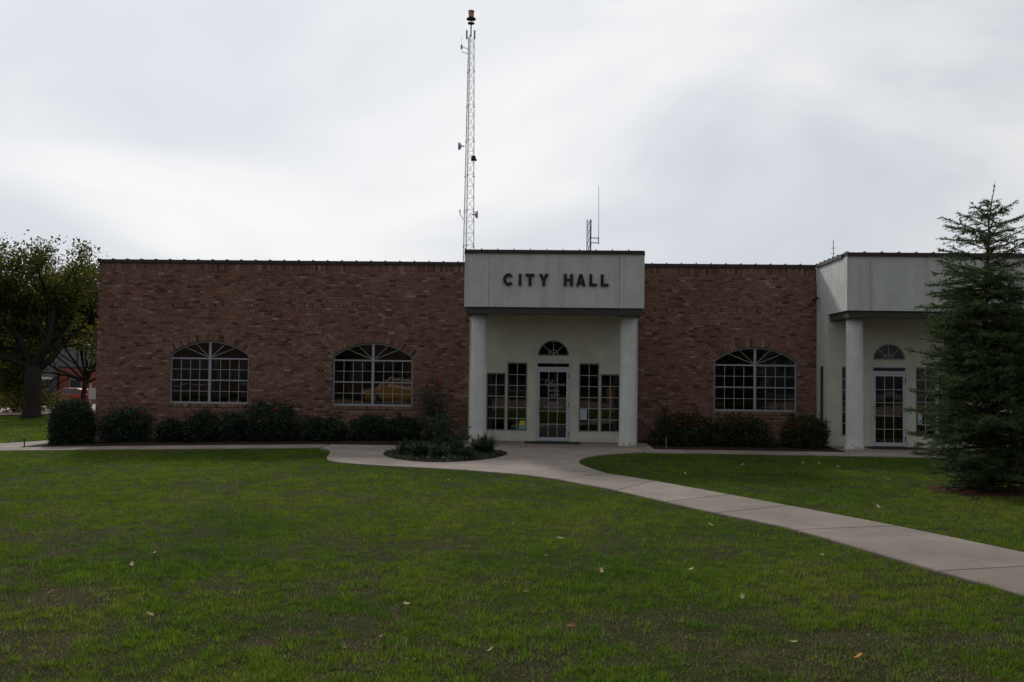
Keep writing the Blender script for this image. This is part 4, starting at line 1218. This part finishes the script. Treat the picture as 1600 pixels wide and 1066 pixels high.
mound('dark_shrub', 'dark shrub under the left half of the leftmost arched window', -10.2, -9.1, 26.1, .6, .69, M['dark_leaf'], 7280, .06, 3, 2.2, GS)
mound('dark_shrub', 'dark shrub under the right half of the leftmost arched window', -9.35, -8.4, 26.2, .6, .64, M['dark_leaf'], 6760, .06, 4, 2.2, GS)
rose('widest red rose bush, between the two left arched windows', -8.75, -6.65, 26.2, .8, 1.20, 42, 60, 200, 18)
mound('dark_shrub', 'dark shrub right of the widest rose bush', -6.95, -5.6, 26.1, .6, .62, M['dark_leaf'], 8060, .06, 5, 2.4, GS)
mound('dark_shrub', 'dark shrub under the middle of the second arched window', -5.58, -4.38, 26.2, .6, .68, M['dark_leaf'], 7540, .06, 6, 2.3, GS)
mound('dark_shrub', 'dark shrub under the right end of the second arched window', -4.5, -3.62, 26.2, .6, .69, M['dark_leaf'], 6500, .06, 7, 2.2, GS)
rose('tall airy red rose bush against the left porch column', -4.1, -2.4, 26.5, .7, 1.9, 43, 36, 95, 12, .042, 1.5, .62)
GN = 'nandina shrubs right of the lettered porch'
mound('nandina_shrub', 'reddish green nandina nearest the lettered porch', 2.9, 4.4, 26.15, .62, .84, M['nandina_leaf'], 9750, .065, 8, 2.4, GN, 9, .17, M['nandina_red'])
mound('nandina_shrub', 'green nandina under the right arched window', 4.25, 5.95, 26.15, .62, .83, M['nandina_leaf'], 10660, .065, 9, 2.4, GN, 9, .17, M['nandina_red'])
mound('nandina_shrub', 'rounded nandina standing apart by the far porch', 6.18, 7.40, 26.1, .58, .82, M['nandina_leaf'], 8840, .065, 10, 2.3, GN, 9, .15, M['nandina_red'])
# thin seedling behind the first nandina, and the spindly shrub on the island
def spindly(name, label, base, height, stems, seed, spread=.35, per=70, leaf=.045, mat=None, arms=()):
    rn = random.Random(seed); t = thing(name, label, 'shrub', base); b = Vector(base); wood = MB(); P = []
    paths = []
    for i in range(stems):
        a = rn.uniform(0, 6.28); e = b + Vector((math.cos(a) * spread * rn.uniform(.2, 1), math.sin(a) * spread * rn.uniform(.2, 1), height * rn.uniform(.55, 1)))
        paths.append([b, b.lerp(e, .5) + Vector((0, 0, height * .08)), e])
    for e in arms: paths.append([b + Vector((0, 0, .1)), b.lerp(Vector(e), .5) + Vector((0, 0, .05)), Vector(e)])
    for pts in paths:
        pts = [Vector(p) for p in catmull([tuple(p) for p in pts], 5)]
        wood.tube(pts, [.008 - .0005 * k for k in range(len(pts))], 4, False)
        for j in range(per):
            f = rn.uniform(.2, 1) * (len(pts) - 1); q = pts[int(f)].lerp(pts[min(len(pts) - 1, int(f) + 1)], f - int(f)); P.append((q.x + rn.gauss(0, .035), q.y + rn.gauss(0, .035), q.z + rn.gauss(0, .03)))
    Vq, Fq = leaf_quads(np.array(P) - np.array(base), leaf, seed, .3, 1.8); link('foliage', np_mesh('foliage', Vq, Fq, mat or M['rose_leaf']), t, base)
    wood.build('stems', M['twig'], t)
spindly('leggy_shrub', 'thin leggy shrub rising behind the first nandina', (3.35, 27.1, 0), 1.25, 9, 61, .5, 80, .05, M['dark_leaf'])
spindly('young_shrub', 'spindly young shrub with long side shoots on the planted island', (-2.62, 22.3, .02), 1.05, 9, 62, .28, 170, .05, M['pale_leaf'], ((-1.95, 22.35, .62), (-1.85, 22.2, .42), (-2.0, 22.5, .5)))

def strap_clump(label, x, y, h, n, seed, spread=.34):
    n = int(n * 1.7); h *= 1.18
    rg = np.random.default_rng(seed); t = thing('grassy_clump', label, 'plant', (x, y, .02), 'strap-leaved clumps on the planted island')
    V, Fc = [], []
    for i in range(n):
        a = rg.random() * 6.283; r0 = rg.random() * spread * .45; L = h * (.6 + .5 * rg.random()); lean = .2 + 1.0 * rg.random()
        c, s = math.cos(a), math.sin(a); w = .010 + .006 * rg.random(); b = len(V)
        for k, f in enumerate((0, .4, .75, 1.0)):
            rr = r0 + L * lean * f * f * .8; zz = L * (f - lean * .45 * f * f * f); ww = w * (1 - f ** 3) + .0008
            V += [(c * rr - s * ww, s * rr + c * ww, zz), (c * rr + s * ww, s * rr - c * ww, zz)]
        for k in range(3): Fc.append((b + 2 * k, b + 2 * k + 1, b + 2 * k + 3, b + 2 * k + 2))
    link('blades', np_mesh('blades', np.array(V), np.array(Fc), M['iris_leaf']), t, (x, y, .02))
for i, (lab, x, y, h, n) in enumerate((
    ('upright clump at the far left tip of the island', -3.42, 22.0, .40, 26), ('small clump between the left tip and the middle of the island', -3.15, 22.1, .32, 20),
    ('broad arching clump left of the young shrub on the island', -2.92, 21.3, .40, 90), ('arching clump just in front of the young shrub', -2.45, 21.0, .36, 80),
    ('arching clump behind and right of the young shrub', -2.15, 22.0, .40, 70), ('small clump at the front of the island by the right', -1.85, 21.0, .30, 45),
    ('tall dense clump at the right end of the island', -1.48, 21.9, .52, 95), ('clump at the back right of the island near the column', -1.72, 22.8, .44, 70))):
    strap_clump(lab, x, y, h, n, 300 + i)

rg_ = np.random.default_rng(77); a_ = rg_.random(2600) * 6.283; r_ = np.sqrt(rg_.random(2600))
P_ = np.stack([ISL_C[0] + ISL_A * .95 * r_ * np.cos(a_), ISL_C[1] + ISL_B * .95 * r_ * np.sin(a_), .03 + .06 * rg_.random(2600)], 1)
P_ = P_[VNoise(.5, 12)(P_[:, 0], P_[:, 1]) + .35 * (P_[:, 0] < -3.0) > .52]
Vq, Fq = leaf_quads(P_, .06, 5, .4); tag(link('ground_cover', np_mesh('ground_cover', Vq, Fq, M['pale_leaf'])), 'low green weeds covering the planted island', 'weeds', None, 'stuff')
# thin marker stakes
o = MB().tube([(2.95, 24.7, 0), (2.95, 24.7, .34)], .008, 6).build('marker_stake', M['galv'], None, (2.95, 24.7, 0)); tag(o, 'thin pale stake at the bed edge right of the lettered porch', 'stake')
mb = MB(); mb.tube([(-13.85, 24.65, float(tz(-13.85, 25))), (-13.85, 24.65, .04)], .016, 6); mb.lathe([(.03, 0), (.03, .03)], (-13.85, 24.65, .02), 8)
o = mb.build('bed_stake', M['darkmetal'], None, (-13.85, 24.65, -.25)); tag(o, 'short dark stake by the clipped boxwood', 'stake')

# ================================================================== grass and fallen leaves
n1, n2, n3, n4 = VNoise(.16, 1), VNoise(.55, 2), VNoise(2.1, 3), VNoise(.06, 4)
bed_poly_l = [(-13.95, 24.52), (PL - .2, 24.52), (PL - .2, 28), (-13.95, 28)]
walk_poly = [(-24, 23.43), (14.2, 23.43), (14.2, 24.52), (-24, 24.52)]
apron = [(-19.5, 24.54), (-13.95, 24.54), (-13.95, 27.6), (-14.4, 27.5), (-15.3, 26.3), (-17.2, 25.5)]
def lawn(name, label, area, dens, wid, hgt, seed, tris=1):
    rg = np.random.default_rng(seed); x0, x1, y0, y1 = area
    def free(x, y):
        m = np.abs(x + .042 * y) < .56 * y + 2.2
        for p in (path_poly, fc_out, walk_poly, apron): m &= ~in_poly(x, y, p)
        return m & (((x - 7.5) / 1.05) ** 2 + ((y - 16.69) / .8) ** 2 > 1)
    def worn(x, y):
        w = n3(x, y) * .34 + n2(x + 9, y) * .36 + n1(x + 4, y + 8) * .30 + np.clip((10 - y) / 9, 0, .17) - np.clip((x + 1) * .012, -.05, .06)
        return np.clip((w - .60) / .14, 0, 1)
    A = (x1 - x0) * (y1 - y0); per = 26
    # tufts: blades that spring from one crown and share height and colour
    nt_ = int(A * dens * .85 / per)
    tx, ty = x0 + rg.random(nt_) * (x1 - x0), y0 + rg.random(nt_) * (y1 - y0)
    m = free(tx, ty) & (rg.random(nt_) < (1 - .80 * worn(tx, ty) * np.clip(1.35 - ty / 22, .35, 1)) * np.clip(.25 + 1.2 * n2(tx + 17, ty), 0, 1)); tx, ty = tx[m], ty[m]; nt_ = len(tx)
    ts = rg.gamma(4, .25, nt_); th = np.clip(.55 + .5 * rg.random(nt_) + .35 * (ts - 1), .4, 1.7); tb = .72 + .50 * rg.random(nt_); tt = rg.normal(size=nt_) * .17
    k = np.repeat(np.arange(nt_), per); n = len(k)
    sg_ = (wid * 4.0 + .020) * np.sqrt(ts[k])
    ox, oy = rg.normal(size=n) * sg_, rg.normal(size=n) * sg_
    xa, ya = tx[k] + ox, ty[k] + oy
    ang = np.arctan2(oy, ox) + rg.normal(size=n) * .7
    rel = np.hypot(ox, oy) / sg_
    La = hgt * 1.25 * th[k] * (.55 + .6 * rg.random(n)) * np.clip(1.15 - .25 * rel, .4, 1.2); lna = .15 + .55 * np.clip(rel, 0, 2) * rg.random(n)
    # short grass and dry litter between them
    nu = int(A * dens * .50); xb, yb_ = x0 + rg.random(nu) * (x1 - x0), y0 + rg.random(nu) * (y1 - y0)
    m = rg.random(nu) < 1 - .35 * worn(xb, yb_); xb, yb_ = xb[m], yb_[m]; nu = len(xb)
    x, y = np.concatenate([xa, xb]), np.concatenate([ya, yb_])
    a = np.concatenate([ang, rg.random(nu) * 6.283]); L = np.concatenate([La, hgt * (.25 + .4 * rg.random(nu))]); lean = np.concatenate([lna, .3 + .9 * rg.random(nu)])
    bri = np.concatenate([tb[k], .5 + .6 * rg.random(nu)]); tof = np.concatenate([tt[k], rg.normal(size=nu) * .2]); isb = np.concatenate([np.zeros(n, bool), np.ones(nu, bool)])
    m = free(x, y) | (~isb & (y < 23.3) & ~in_poly(x, y, isl)); x, y, a, L, lean, bri, tof, isb = x[m], y[m], a[m], L[m], lean[m], bri[m], tof[m], isb[m]
    n = len(x); bare = worn(x, y) * np.clip(1.35 - y / 22, .35, 1)
    c, s = np.cos(a), np.sin(a); b = rg.random(n) * 6.283; w = wid * (.7 + .6 * rg.random(n)) / 2
    wx, wy = np.cos(b) * w, np.sin(b) * w
    z = tz(x, y) - .004
    tip = np.stack([x + c * lean * L, y + s * lean * L, z + L * (1 - .25 * np.minimum(lean, 1.2))], 1)
    p0 = np.stack([x - wx, y - wy, z], 1); p1 = np.stack([x + wx, y + wy, z], 1)
    green = np.array([[.100, .182, .012], [.132, .208, .014], [.066, .140, .012], [.168, .218, .022]])
    dry = np.array([[.19, .14, .085], [.13, .09, .055], [.27, .22, .14]])
    tone = np.clip(n3(x + 50, y + 20) * .6 + n2(x + 3, y + 70) * .4 + tof, 0, .999)
    gi = np.array([2, 0, 1, 3])[(tone * 4).astype(int)]
    C = green[gi] * (bri * (.85 + .3 * rg.random(n)))[:, None]
    isdry = rg.random(n) < np.where(isb, .09 + .5 * bare, .02 + .22 * bare)
    C[isdry] = dry[rg.integers(0, 3, isdry.sum())]
    if tris == 1:
        V = np.stack([p0, p1, tip], 1).reshape(-1, 3); Fc = np.arange(3 * n).reshape(n, 3); CC = np.repeat(C, 3, 0)
    else:
        mid = np.stack([x + c * lean * L * .32, y + s * lean * L * .32, z + L * .58], 1)
        q0, q1 = mid - np.stack([wx, wy, 0 * wx], 1) * .8, mid + np.stack([wx, wy, 0 * wx], 1) * .8
        V = np.stack([p0, p1, q1, q0, tip], 1).reshape(-1, 3); k = np.arange(n) * 5
        Fc = np.concatenate([np.stack([k, k + 1, k + 2], 1), np.stack([k, k + 2, k + 3], 1), np.stack([k + 3, k + 2, k + 4], 1)]); CC = np.repeat(C, 5, 0)
    me = np_mesh(name, V, Fc, M['grass'])
    at_ = me.color_attributes.new('tone', 'FLOAT_COLOR', 'POINT')
    at_.data.foreach_set('color', np.concatenate([CC, np.ones((len(CC), 1))], 1).astype(np.float32).ravel())
    return me, n
def mk_grass():
    m, nt, bs = new_mat('grass_blade')
    at_ = nt.nodes.new('ShaderNodeAttribute'); at_.attribute_name = 'tone'
    nt.links.new(at_.outputs['Color'], bs.inputs['Base Color']); bs.inputs['Roughness'].default_value = .55; bs.inputs['Specular IOR Level'].default_value = .2
    t = nt.nodes.new('ShaderNodeBsdfTranslucent'); nt.links.new(at_.outputs['Color'], t.inputs[0])
    mx_ = nt.nodes.new('ShaderNodeMixShader'); mx_.inputs[0].default_value = .5
    nt.links.new(bs.outputs[0], mx_.inputs[1]); nt.links.new(t.outputs[0], mx_.inputs[2]); nt.links.new(mx_.outputs[0], nt.nodes['Material Output'].inputs[0])
    return m
M['grass'] = mk_grass()
tot = 0
for nm, lab, ar, de, wi, hg, sd, tr in (
    ('near_grass', 'short worn grass of the lawn nearest the street', (-9, 9, 3.6, 9.5), 6400, .0046, .052, 1, 3),
    ('grass', 'green lawn grass in the middle distance', (-12, 12, 9.5, 15.5), 3400, .0068, .052, 2, 1),
    ('far_grass', 'mown lawn grass beside the walk by the building', (-17, 14, 15.5, 23.43), 1700, .0100, .052, 3, 1),
    ('side_grass', 'lawn grass beyond the left end of the building', (-48, -13.9, 24.52, 54), 220, .03, .07, 4, 1)):
    me, n = lawn(nm, lab, ar, de, wi, hg, sd, tr); tot += n
    tag(link(nm, me), lab, 'grass', None, 'stuff')
print('BLADES', tot)

def dead_leaf(seed, mat):
    rn = random.Random(seed); mb = MB(); n = 12; pts = []
    for k in range(n):
        t = 6.283 * k / n; r = (.6 + .4 * (k % 2)) * (1.0 if abs(math.cos(t)) > .5 else .72); x, y = r * math.cos(t), r * .62 * math.sin(t)
        pts.append((x, y, .22 * x * x + .30 * abs(y) + rn.uniform(-.05, .05)))
    mb.v = [(0, 0, .03)] + pts; mb.f = [(0, 1 + k, 1 + (k + 1) % n) for k in range(n)]
    return mb.mesh('fallen_leaf', mat)
LEAFM = {'tan': [dead_leaf(i, M['tan_leaf']) for i in range(3)], 'brown': [dead_leaf(i + 5, M['brown_leaf']) for i in range(2)], 'orange': [dead_leaf(9, M['orange_leaf'])]}
spots = [(-1.64, 18.35), (-1.78, 16.59), (-.78, 14.67), (-5.18, 16.25), (-.47, 11.84), (2.0, 12.09), (-3.98, 9.52), (-2.65, 9.07), (-.03, 9.79), (.49, 9.13), (.11, 10.88), (-3.72, 7.77), (-2.11, 7.84), (-3.01, 7.16), (-1.17, 6.71, 'brown'), (-2.48, 6.61, 'brown'), (.17, 7.13, 'brown'), (-1.36, 6.42), (-1.14, 7.67), (2.3, 8.52), (-.39, 6.46), (-.51, 6.26), (1.71, 6.83), (2.06, 6.52, 'orange'), (1.35, 9.28), (-.08, 8.99), (1.11, 7.74, 'brown'), (.85, 7.24), (2.85, 10.2), (4.03, 20.36), (5.19, 21.29), (5.47, 21.04), (5.79, 20.96), (3.1, 19.53), (2.55, 18.34), (6.0, 20.3), (4.74, 14.1), (5.05, 14.01), (6.2, 17.9), (6.2, 13.2), (3.32, 16.95), (-.89, 6.19), (1.66, 11.4), (-1.45, 9.07), (-4.11, 7.78, 'brown'), (-3.96, 8.96), (1.62, 8.18), (4.6, 21.8), (3.6, 21.6, 'brown'), (6.4, 14.8, 'brown'), (-.2, 8.2, 'brown'), (-2.2, 12.4, 'brown'), (.9, 13.4, 'brown'), (-6.1, 12.2, 'brown'), (-4.7, 10.8)]
LL = {'tan': 'dry tan leaf lying on the grass', 'brown': 'dark brown leaf lying on the grass', 'orange': 'bright orange leaf lying on the grass near the street'}
for i, s in enumerate(spots):
    kind = s[2] if len(s) > 2 else 'tan'
    o = link('fallen_leaf', random.choice(LEAFM[kind]), None, (s[0], s[1], float(tz(s[0], s[1])) + .050), (random.uniform(-.5, .5), random.uniform(-.5, .5), random.uniform(0, 6.28)))
    k = random.uniform(.026, .044) * (1 + .02 * s[1]); o.scale = (k, k, k)
    tag(o, LL[kind], 'leaf', kind + ' leaves fallen on the lawn')

# ================================================================== across the side street
def car(label, loc, rz, paint, L=4.0):
    t = thing('parked_car', label, 'car', loc)
    ox, oy, oz = loc
    def put(mb, name, mat, parent=t, smooth=False):
        me = mb.mesh(name, mat, (0, 0, 0), smooth); o = bpy.data.objects.new(name, me); COL.objects.link(o); o.parent = parent; return o
    k = L / 4.0
    # lower body: cross-sections along the length (x, half width, z low, z belt)
    secs = [(-2.0, .62, .38, .62), (-1.93, .76, .30, .74), (-1.7, .84, .24, .84), (-1.05, .87, .22, .95), (-.6, .88, .22, 1.00), (.4, .88, .22, 1.02), (1.5, .87, .24, 1.03), (1.86, .83, .28, 1.02), (2.0, .74, .36, .95)]
    mb = MB()
    for x, w, z0, z1 in secs:
        mb.v += [(x * k, -w * .9, z0), (x * k, -w, z0 + .14), (x * k, -w, z1 - .16), (x * k, -w * .93, z1), (x * k, w * .93, z1), (x * k, w, z1 - .16), (x * k, w, z0 + .14), (x * k, w * .9, z0)]
    for i in range(len(secs) - 1):
        for j in range(8):
            j2 = (j + 1) % 8; mb.f.append((i * 8 + j, i * 8 + j2, (i + 1) * 8 + j2, (i + 1) * 8 + j))
    mb.f.append(tuple(range(8))[::-1]); e = (len(secs) - 1) * 8; mb.f.append(tuple(e + j for j in range(8)))
    body = put(mb, 'body', paint)
    cab = [(-.98, .80, .98, .985), (-.28, .70, .98, 1.47), (.1, .69, .98, 1.53), (1.2, .68, .98, 1.52), (1.72, .68, .98, 1.42), (1.9, .76, .98, 1.02)]
    mb = MB()
    for x, w, z0, z1 in cab: mb.v += [(x * k, -.83, z0), (x * k, -w, z1), (x * k, w, z1), (x * k, .83, z0)]
    for i in range(len(cab) - 1):
        for j in range(3): mb.f.append((i * 4 + j, i * 4 + j + 1, (i + 1) * 4 + j + 1, (i + 1) * 4 + j))
    put(mb, 'cabin', paint)
    for s in (-1, 1):
        for a in ([(-.62, 1.06), (-.02, 1.06), (-.02, 1.42), (-.20, 1.40)], [(.05, 1.06), (.80, 1.06), (.80, 1.45), (.05, 1.44)], [(.87, 1.06), (1.55, 1.07), (1.48, 1.38), (.87, 1.45)]):
            mb = MB(); q = [(x * k, s * (.83 - (z - .98) * .25 + .012), z) for x, z in a]; mb.poly(q if s < 0 else q[::-1]); put(mb, 'window', M['car_glass'])
        for wx in (-1.22, 1.24):
            mb = MB()
            for kk in range(18):
                pass
            w = MB(); n = 18
            for yy in (s * .90, s * .68):
                for kk in range(n): w.v.append((wx * k + .32 * math.cos(6.283 * kk / n), yy, .32 + .32 * math.sin(6.283 * kk / n)))
            for kk in range(n): w.f.append((kk, (kk + 1) % n, n + (kk + 1) % n, n + kk))
            w.f += [tuple(range(n)), tuple(range(n, 2 * n))]
            wh = put(w, 'wheel', M['black'])
            r = MB()
            for kk in range(5):
                a = 6.283 * kk / 5; r.bar((wx * k, s * .905, .32), (wx * k + .2 * math.cos(a), s * .905, .32 + .2 * math.sin(a)), .075, .02)
            for kk in range(12):
                a, b = 6.283 * kk / 12, 6.283 * (kk + 1) / 12; r.bar((wx * k + .2 * math.cos(a), s * .904, .32 + .2 * math.sin(a)), (wx * k + .2 * math.cos(b), s * .904, .32 + .2 * math.sin(b)), .04, .02)
            put(r, 'rim', M['galv'], wh)
        mb = MB(); mb.box(-1.97 * k, -1.80 * k, s * .70 - .1, s * .70 + .1, .66, .80); put(mb, 'headlight', M['car_light'])
        mb = MB(); mb.box(1.90 * k, 1.985 * k, s * .74 - .07, s * .74 + .07, .70, .98); put(mb, 'tail_light', M['car_red'])
        mb = MB(); mb.tube([(-.1 * k, s * .62, 1.565), (1.5 * k, s * .62, 1.555)], .02, 6); put(mb, 'roof_rail', M['galv'])
        mb = MB(); mb.box(-.55 * k, -.42 * k, s * .97 - .07, s * .97 + .07, 1.02, 1.14); put(mb, 'mirror', paint)
    mb = MB(); mb.poly([(-.93 * k, -.76, 1.02), (-.93 * k, .76, 1.02), (-.31 * k, .66, 1.455), (-.31 * k, -.66, 1.455)][::-1])
    for v in range(4): mb.v[v] = (mb.v[v][0] - .02, mb.v[v][1], mb.v[v][2] + .02)
    put(mb, 'windscreen', M['car_glass'])
    t.rotation_euler = (0, 0, rz)
    return t
cz_ = float(tz(-44.9, 86.9))
car('red parked car across the side street beyond the oak', (-44.9, 86.9, cz_ + .06), 0.0, M['car_red'])

def shop(name, label, x0, x1, y, depth, h, wall, bays, canopy=None, face=1, z=None, group=None):
    """face=1: front looks towards -Y; face=-1: towards +Y."""
    zb = float(tz((x0 + x1) / 2, y)) if z is None else z
    t = thing(name, label, 'building', ((x0 + x1) / 2, y, zb), group)
    f = face
    def B(mb, xa, xb, d0, d1, z0, z1):
        ya, yb_ = y + f * d0, y + f * d1; mb.box(xa, xb, min(ya, yb_), max(ya, yb_), zb + z0, zb + z1)
    # wall with bays cut out
    w = MB(); xs = x0
    for (a, b, z0, z1, kind) in bays:
        B(w, xs, a, 0, .3, -.5, h); B(w, a, b, 0, .3, z1, h)
        if z0 > .05: B(w, a, b, 0, .3, -.5, z0)
        xs = b
    B(w, xs, x1, 0, .3, -.5, h); B(w, x0, x0 + .3, .301, depth, -.5, h); B(w, x1 - .3, x1, .301, depth, -.5, h); B(w, x0 + .301, x1 - .301, depth - .3, depth, -.5, h)
    w.build('wall', wall, t)
    r = MB(); B(r, x0 + .301, x1 - .301, .301, depth - .301, h - .5, h - .35); B(r, x0 - .05, x1 + .05, -.06, .36, h, h + .14); r.build('roof', M['coping'], t)
    for (a, b, z0, z1, kind) in bays:
        fr = MB(); B(fr, a, a + .07, .08, .16, z0, z1); B(fr, b - .07, b, .08, .16, z0, z1); B(fr, a + .07, b - .07, .08, .16, z1 - .07, z1); B(fr, a + .07, b - .07, .08, .16, z0, z0 + .07)
        o = fr.build(kind, M['alu'], t)
        p = MB(); B(p, a + .07, b - .07, .11, .125, z0 + .07, z1 - .07); p.build('pane', M['car_glass'], o)
    if canopy:
        c = MB(); B(c, x0 + .2, x1 - .2, -2.6, -.065, canopy, canopy + .22); c.build('canopy', M['white_paint'], t)
        n = max(2, int((x1 - x0) / 5)); 
        for i in range(n + 1):
            xx = x0 + .5 + (x1 - x0 - 1.0) * i / n; cm = MB(); B(cm, xx - .15, xx + .15, -2.5, -2.2, -.2, canopy - .001); cm.build('canopy_post', M['white_paint'], t)
    return t
shop('storefront', 'grey two storey storefront with white canopy behind the oak', -66.0, -48.6, 91.5, 12, 8.4, M['grey_render'], [(-64.5, -61.5, .3, 2.6, 'shop_window'), (-60.5, -57.5, .3, 2.6, 'shop_window'), (-56.6, -54.6, .3, 2.6, 'shop_window'), (-54.2, -53.1, .05, 2.6, 'shop_door'), (-52.6, -50.0, .3, 2.6, 'shop_window')], 2.85)
shop('storefront', 'low red brick building behind the red parked car', -48.4, -32, 92.0, 10, 3.3, M['red_render'], [(-47.4, -46.2, .9, 2.2, 'shop_window'), (-43, -40, .3, 2.6, 'shop_window'), (-38, -35, .3, 2.6, 'shop_window')])
sheet('far_pavement', -110, -17, 88.2, 92.0, M['asphalt'], 0.16, 40, 1)
sg = thing('sign_board', 'white board on posts beside the left building corner', 'sign', (-29.6, 61.0, float(tz(-29.6, 61))))
zb = float(tz(-29.6, 61)); MB().box(-30.10, -29.45, 60.98, 61.02, zb + .75, zb + 1.5).build('panel', M['white_paint'], sg)
for xx in (-30.0, -29.55): MB().box(xx - .04, xx + .04, 61.021, 61.08, zb - .2, zb + 1.8).build('post', M['white_paint'], sg)

# ---- what the windows mirror: the far side of the front street
shop('street_building', 'brown brick shop row facing the city hall, left part', -44, -12, -34, 12, 6.2, M['shop_brick'], [(-42, -38, .4, 2.8, 'shop_window'), (-36, -32, .4, 2.8, 'shop_window'), (-30, -26, .4, 2.8, 'shop_window'), (-24, -20, .4, 2.8, 'shop_window'), (-18, -14, .4, 2.8, 'shop_window')], None, -1, 0)
shop('street_building', 'taller brown brick shop facing the city hall, middle part', -11.8, 12, -34, 12, 7.4, M['shop_brick'], [(-10, -6, .4, 2.8, 'shop_window'), (-4, 0, .4, 2.8, 'shop_window'), (2, 3.4, .05, 2.5, 'shop_door'), (5, 10, .4, 2.8, 'shop_window')], 3.2, -1, 0)
shop('street_building', 'grey shop row facing the city hall, right part', 12.2, 50, -34, 12, 6.6, M['grey_render'], [(14, 18, .4, 2.8, 'shop_window'), (20, 25, .4, 2.8, 'shop_window'), (28, 33, .4, 2.8, 'shop_window'), (36, 41, .4, 2.8, 'shop_window')], None, -1, 0)
car('yellow parked car on the front street, mirrored in the second arched window', (-9.7, -3.4, .012), math.radians(8), M['car_yellow'])
car('yellow parked car on the front street, mirrored in the entrance side lights', (5.6, -5.4, .012), math.radians(172), M['car_yellow'])
for i, (x, y, lab) in enumerate(((-17, -21, 'leafy tree across the front street, left'), (-1.5, -24, 'leafy tree across the front street, middle'), (16, -22, 'leafy tree across the front street, right'))):
    c = t1.copy(); COL.objects.link(c); c.location = (x, y, 0); c.rotation_euler = (0, 0, 1.3 * i + .5); c['label'] = lab; c['group'] = 'trees across the front street'
    for ch in t1.children:
        d_ = ch.copy(); COL.objects.link(d_); d_.parent = c
